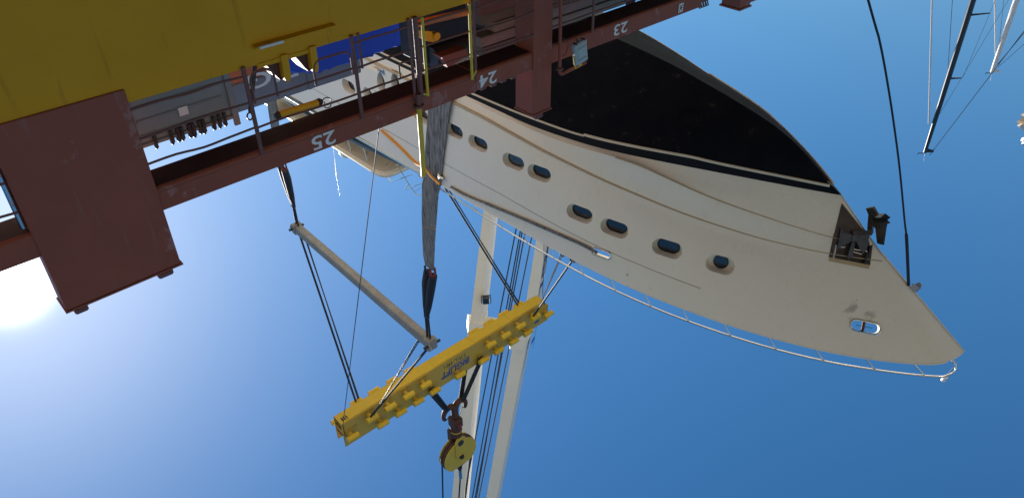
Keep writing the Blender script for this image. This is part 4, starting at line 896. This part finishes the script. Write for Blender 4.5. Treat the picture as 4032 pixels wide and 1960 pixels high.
# orange crate frame and white locker beyond the ladder
MB().sbox(9.62, 11.0, 13.7, 14.6, 4.0, 6.12, 0.02).build('steel_crate', M_ORB, None, label='orange steel crate seen between the two yellow ladder stanchions', cat='crate', loc=SW(10.5, 13.7, 4.0))
lk = thing('locker', 'white steel locker standing on the orange crate behind the railing', 'locker', SW(10.45, 13.8, 6.12))
MB().sbox(10.15, 10.75, 13.8, 14.5, 6.122, 6.48, 0.02).build('locker_body', M_LCK, lk); MB().sbox(10.70, 10.74, 13.77, 13.799, 6.14, 6.46).build('locker_edge', M_WHT, lk); MB().sbox(10.2, 10.5, 13.78, 13.799, 6.40, 6.47).build('locker_plate', M_WHT, lk)
hb2 = thing('snatch_block', 'orange yellow snatch block hanging behind the railing of the ladder gap', 'snatch block', SW(8.6, 11.6, 5.0))
hp = [SZ(*q, 11.6) for q in ((1662, 125), (1680, 123), (1700, 126), (1706, 140), (1722, 130), (1730, 145), (1725, 160), (1708, 167), (1685, 164), (1662, 152))]
MB().prism([SW(s, 11.6, z) for s, z in hp], SN * 0.16).build('block_cheek', M_JCK, hb2)
hc = SZ(1716, 142, 11.6); MB().cyl(SW(hc[0], 11.55, hc[1]), SW(hc[0], 11.6, hc[1]), 0.075, 14).build('block_pin', M_JCK, hb2, True)
mc = thing('winch', 'black deck winch with drum half hidden behind the coaming', 'winch', SW(9.5, 12.5, 4.0))
MB().sbox(8.8, 10.5, 12.4, 13.3, 4.0, 6.30, 0.06).build('winch_frame', M_DRK, mc); MB().cyl(SW(8.9, 12.3, 6.1), SW(10.4, 12.3, 6.1), 0.22, 18).build('winch_drum', M_DRK, mc, True)
MB().prism([SW(8.85, 11.9, 5.95), SW(9.5, 11.9, 5.95), SW(9.55, 11.9, 6.12), SW(9.0, 11.9, 6.22)], SN * 0.3).build('winch_guard', M_BRN, mc)
# stacked timber behind the far column
k = 0
for (s0, s1, n0, z0, z1, m_, lab) in (
    (9.42, 11.1, 11.3, 5.10, 5.30, M_TMD, 'dark timber baulk lowest of the stack left of the tall column'),
    (9.75, 11.1, 11.3, 5.32, 5.52, M_TMB, 'short pale timber baulk second in the stack left of the tall column'),
    (9.40, 11.1, 11.3, 5.54, 5.74, M_TMB, 'long pale timber baulk third in the stack left of the tall column'),
    (9.45, 11.1, 11.3, 5.76, 5.97, M_TMD, 'dark timber baulk topmost of the stack left of the tall column')):
    MB().sbox(s0, s1, n0, n0 + 0.3, z0, z1, 0.012).build('timber_baulk', m_, None, label=lab, cat='timber', group='baulks stacked left of the column', loc=SW((s0 + s1) / 2, n0, z0))
MB().sbox(9.35, 11.2, 11.25, 11.7, 4.0, 5.09, 0.02).build('timber_cradle', M_BRD, None, label='brown steel cradle under the timber stack beside the tall column', cat='cradle', loc=SW(9.9, 11.3, 4.0))
ords = ('lowest', 'second', 'third', 'fourth', 'fifth', 'topmost')
for k in range(6):
    z0 = 4.62 + k * 0.235; m_ = M_TMB if k in (1, 2, 4, 5) else M_TMD
    MB().sbox(10.75, 14.9 + 0.15 * (k % 2), 11.6 - 0.03 * (k % 2), 11.95, z0, z0 + 0.215, 0.012).build('timber_baulk', m_, None, label=ords[k] + ' plank of the timber stack above the number 23 coaming', cat='timber', group='planks stacked right of the column', loc=SW(12.8, 11.6, z0))
MB().sbox(10.7, 15.0, 11.55, 12.0, 4.0, 4.60, 0.02).build('timber_cradle', M_ORB, None, label='red oxide cradle under the long timber stack behind number 23', cat='cradle', loc=SW(12.8, 11.6, 4.0))
MB().sbox(10.35, 10.42, 11.2, 11.24, 4.0, 5.95, 0.008).build('timber_prop', M_TMB, None, label='upright pale wooden prop beside the floodlight pipe', cat='timber', loc=SW(10.4, 11.2, 4.0))
MB().sbox(13.5, 13.62, 10.9, 11.1, 4.0, 5.9, 0.02).build('lashing_post', M_BRD, ship)
# blue grey pump in front of the planks
pm = thing('deck_pump', 'blue grey pump in front of the planks above the floodlight', 'pump', SW(11.3, 11.0, 4.0))
MB().sbox(11.05, 11.45, 10.9, 11.2, 4.0, 4.72, 0.06).build('pump_body', M_BIN, pm, True); MB().cyl(SW(11.12, 10.88, 4.80), SW(11.4, 10.88, 4.80), 0.06, 12).build('pump_flange', M_SHK, pm, True)
# hydraulic cylinder on the coaming
jk = thing('hydraulic_cylinder', 'yellow hydraulic cylinder with black ends lying on the coaming near number 25', 'cylinder', SW(5.0, 10.6, 5.3))
j0, j1 = SP(1100, 452, 10.62), SP(1250, 405, 10.62); jd = (j1 - j0).normalized()
MB().cyl(j0, j1, 0.055, 16).build('barrel', M_JCK, jk, True)
for e, d in ((j0, -1), (j1, 1)): MB().tube([e, e + jd * d * 0.05, e + jd * d * 0.09], [0.062, 0.062, 0.035], 14).build('end_cap', M_DRK, jk, True)
MB().tube(bez([j1 + jd * 0.08, j1 + jd * 0.15 - UP * 0.04, j1 + jd * 0.24 + UP * 0.0, j1 + jd * 0.22 + UP * 0.13, j1 + jd * 0.12 + UP * 0.12, j1 + jd * 0.13 + UP * 0.02], 5), 0.009, 6).build('hose', M_BLK, jk)

# bow tag line to the quay
B0 = YW(14.86, 0.02, 13.0)
pts = [B0]
for (px, py), rg in (((3570, 945), 21.9), ((3562, 870), 21.6), ((3545, 690), 20.9), ((3528, 550), 20.3), ((3500, 360), 19.4), ((3465, 170), 18.4), ((3418, 0), 17.4)):
    pts.append(EYE + ray(px, py) * rg)
dl_ = (pts[-1] - pts[-2]).normalized(); pts.append(pts[-1] + dl_ * ((pts[-1].z - 0.05) / -dl_.z))
cp = bez(pts, 6)
MB().tube(cp, [0.042] * 8 + [0.025] * (len(cp) - 8), 8).build('bow_line', M_ROP, None, True, label='black tag line from the yacht bow curving down to the quay', cat='rope', loc=B0)
wr = MB(); rb_ = random.Random(3)
c = YW(14.92, 0.05, 13.04)
for k in range(5):
    u = Vector((rb_.uniform(-1, 1), rb_.uniform(-1, 1), rb_.uniform(-0.3, 1))).normalized()
    wr.add([c + Vector((rb_.uniform(-.05, .05), rb_.uniform(-.05, .05), 0)), c - YB * -0.10 - UP * 0.28 + u * 0.10, c + YB * 0.20 - UP * 0.20 + u * 0.08, c + YB * 0.14 + UP * 0.04 + u * 0.05], [(0, 1, 2, 3), (0, 1, 3), (1, 2, 3)])
wr.build('plastic_wrap', M_RAG, None, label='crumpled grey plastic wrap caught on the yacht stem', cat='wrapping', loc=c)
# smear on the bow
# ------------------------------------------------------------------ sailing boats
def boat(name, label, head, low, hd, r, m, stays, spreaders, hullm, ext=1.0):
    def at(px, py, d=hd): rr = ray(px, py); return EYE + rr * (d / math.hypot(rr.x, rr.y))
    T = at(*head); Lw_ = at(*low); d = (Lw_ - T).normalized(); foot = T + d * ((T.z + 2.2) / -d.z)
    t = thing(name, label, 'sailing boat', (foot.x, foot.y, -3.2), 'sailing boats moored beyond the quay')
    MB().tube([T, T.lerp(foot, 0.15), T.lerp(foot, 0.4), foot], [r * 0.7, r, r * 1.1, r * 1.15], 14).build('mast', m, t, True)
    MB().tube([T + UP * 0.05, T + UP * 0.05 + aR * 0.35, T + aR * 0.36 + UP * 0.12], 0.025, 6).build('wind_vane', M_BLK, t)
    MB().prism([T, T - aR * 0.45 + UP * 0.02, T - aR * 0.45 - UP * 0.12, T - UP * 0.25], aF * 0.06).build('masthead_crane', m, t)
    MB().cyl(T + UP * 0.0, T + UP * 0.55 - aR * 0.1, 0.010, 5).build('aerial', M_MSW, t)
    for a, b_, rr, mm_ in stays:
        A0 = at(*a); B0_ = at(*b_); dd = (B0_ - A0).normalized(); E = A0 + dd * ((A0.z + 2.0) / max(-dd.z, 0.2))
        MB().cyl(A0, E, rr, 6).build('stay', mm_, t)
    for a, b_ in spreaders: MB().tube([at(*a), at(*b_)], [0.055, 0.03], 8).build('mast_spreader', m, t, True)
    hx_ = MB(); nS = 12; ring = []
    for i in range(nS + 1):
        u = i / nS; x = -7 + 14 * u; bw = 1.9 * (1 - (2 * abs(u - 0.42)) ** 2.2 * (0.9 if u > .42 else 0.45)); bw = max(bw, 0.05)
        ring.append([Vector((foot.x + x, foot.y + bw * math.cos(a), -2.9 + (1.1 if math.sin(a) > -0.1 else 1.1 + 1.2 * math.sin(a)))) for a in [2 * math.pi * k / 12 for k in range(12)]])
    hx_.grid([r_ + [r_[0]] for r_ in ring]); hx_.build('boat_hull', hullm, t, True)
boat('sailing_boat', 'sailing boat with tall black mast, two spreaders and white furled forestay', (3642, 600), (3832, 0), 42.0, 0.13, M_MST,
     [((3657, 488), (3670, 0), 0.04, M_MSW), ((3733, 270), (3750, 0), 0.014, M_WIR), ((3660, 611), (3905, 290), 0.016, M_WIR), ((3700, 450), (3785, 309), 0.008, M_WIR), ((3790, 309), (3897, 54), 0.008, M_WIR)],
     [((3735, 310), (3786, 308)), ((3820, 60), (3898, 53))], M_NVY)
boat('sailing_boat', 'sailing boat with white mast cropped by the picture corner', (3906, 285), (4003, 0), 52.0, 0.16, M_MSW,
     [((3921, 215), (3917, 0), 0.045, M_MSW), ((3928, 255), (4032, 130), 0.022, M_WIR), ((3930, 265), (4032, 175), 0.012, M_WIR), ((3932, 200), (3948, 40), 0.012, M_WIR)], [], M_MSW)
MB().cyl(EYE + ray(3926, 232) * 78.2, EYE + ray(3918, 258) * 78.0, 0.25, 12)
# third mast just at the picture edge with a canvas-wrapped head
def at52(px, py, d=46.0): rr = ray(px, py); return EYE + rr * (d / math.hypot(rr.x, rr.y))
tm3 = thing('sailing_boat', 'pale canvas wrapped masthead at the very edge of the picture', 'sailing boat', (at52(4070, 470).x, at52(4070, 470).y, -3.2), 'sailing boats moored beyond the quay')
T3 = at52(4060, 590); MB().tube([T3, Vector((T3.x - 0.4, T3.y, -2.2))], 0.16, 12).build('mast', M_MSW, tm3, True)
cw = MB(); c3 = at52(4048, 474); rr_ = random.Random(5)
for k in range(9):
    q = c3 + Vector((rr_.uniform(-.35, .35), rr_.uniform(-.2, .2), rr_.uniform(-.35, .35)))
    cw.box(q, (Vector((rr_.uniform(-1, 1), rr_.uniform(-1, 1), .3)), Vector((.3, rr_.uniform(-1, 1), 1)), Vector((1, .2, rr_.uniform(-1, 1)))), (.16, .12, .2))
cw.build('canvas_wrap', M_CRM, tm3)
MB().box(at52(4048, 548), (aR, aF, UP), (0.30, 0.15, 0.12), 0.04).build('masthead_lamp', M_MSW, tm3); MB().box(at52(4050, 562), (aR, aF, UP), (0.30, 0.15, 0.12), 0.04).build('masthead_box', M_NVY, tm3)
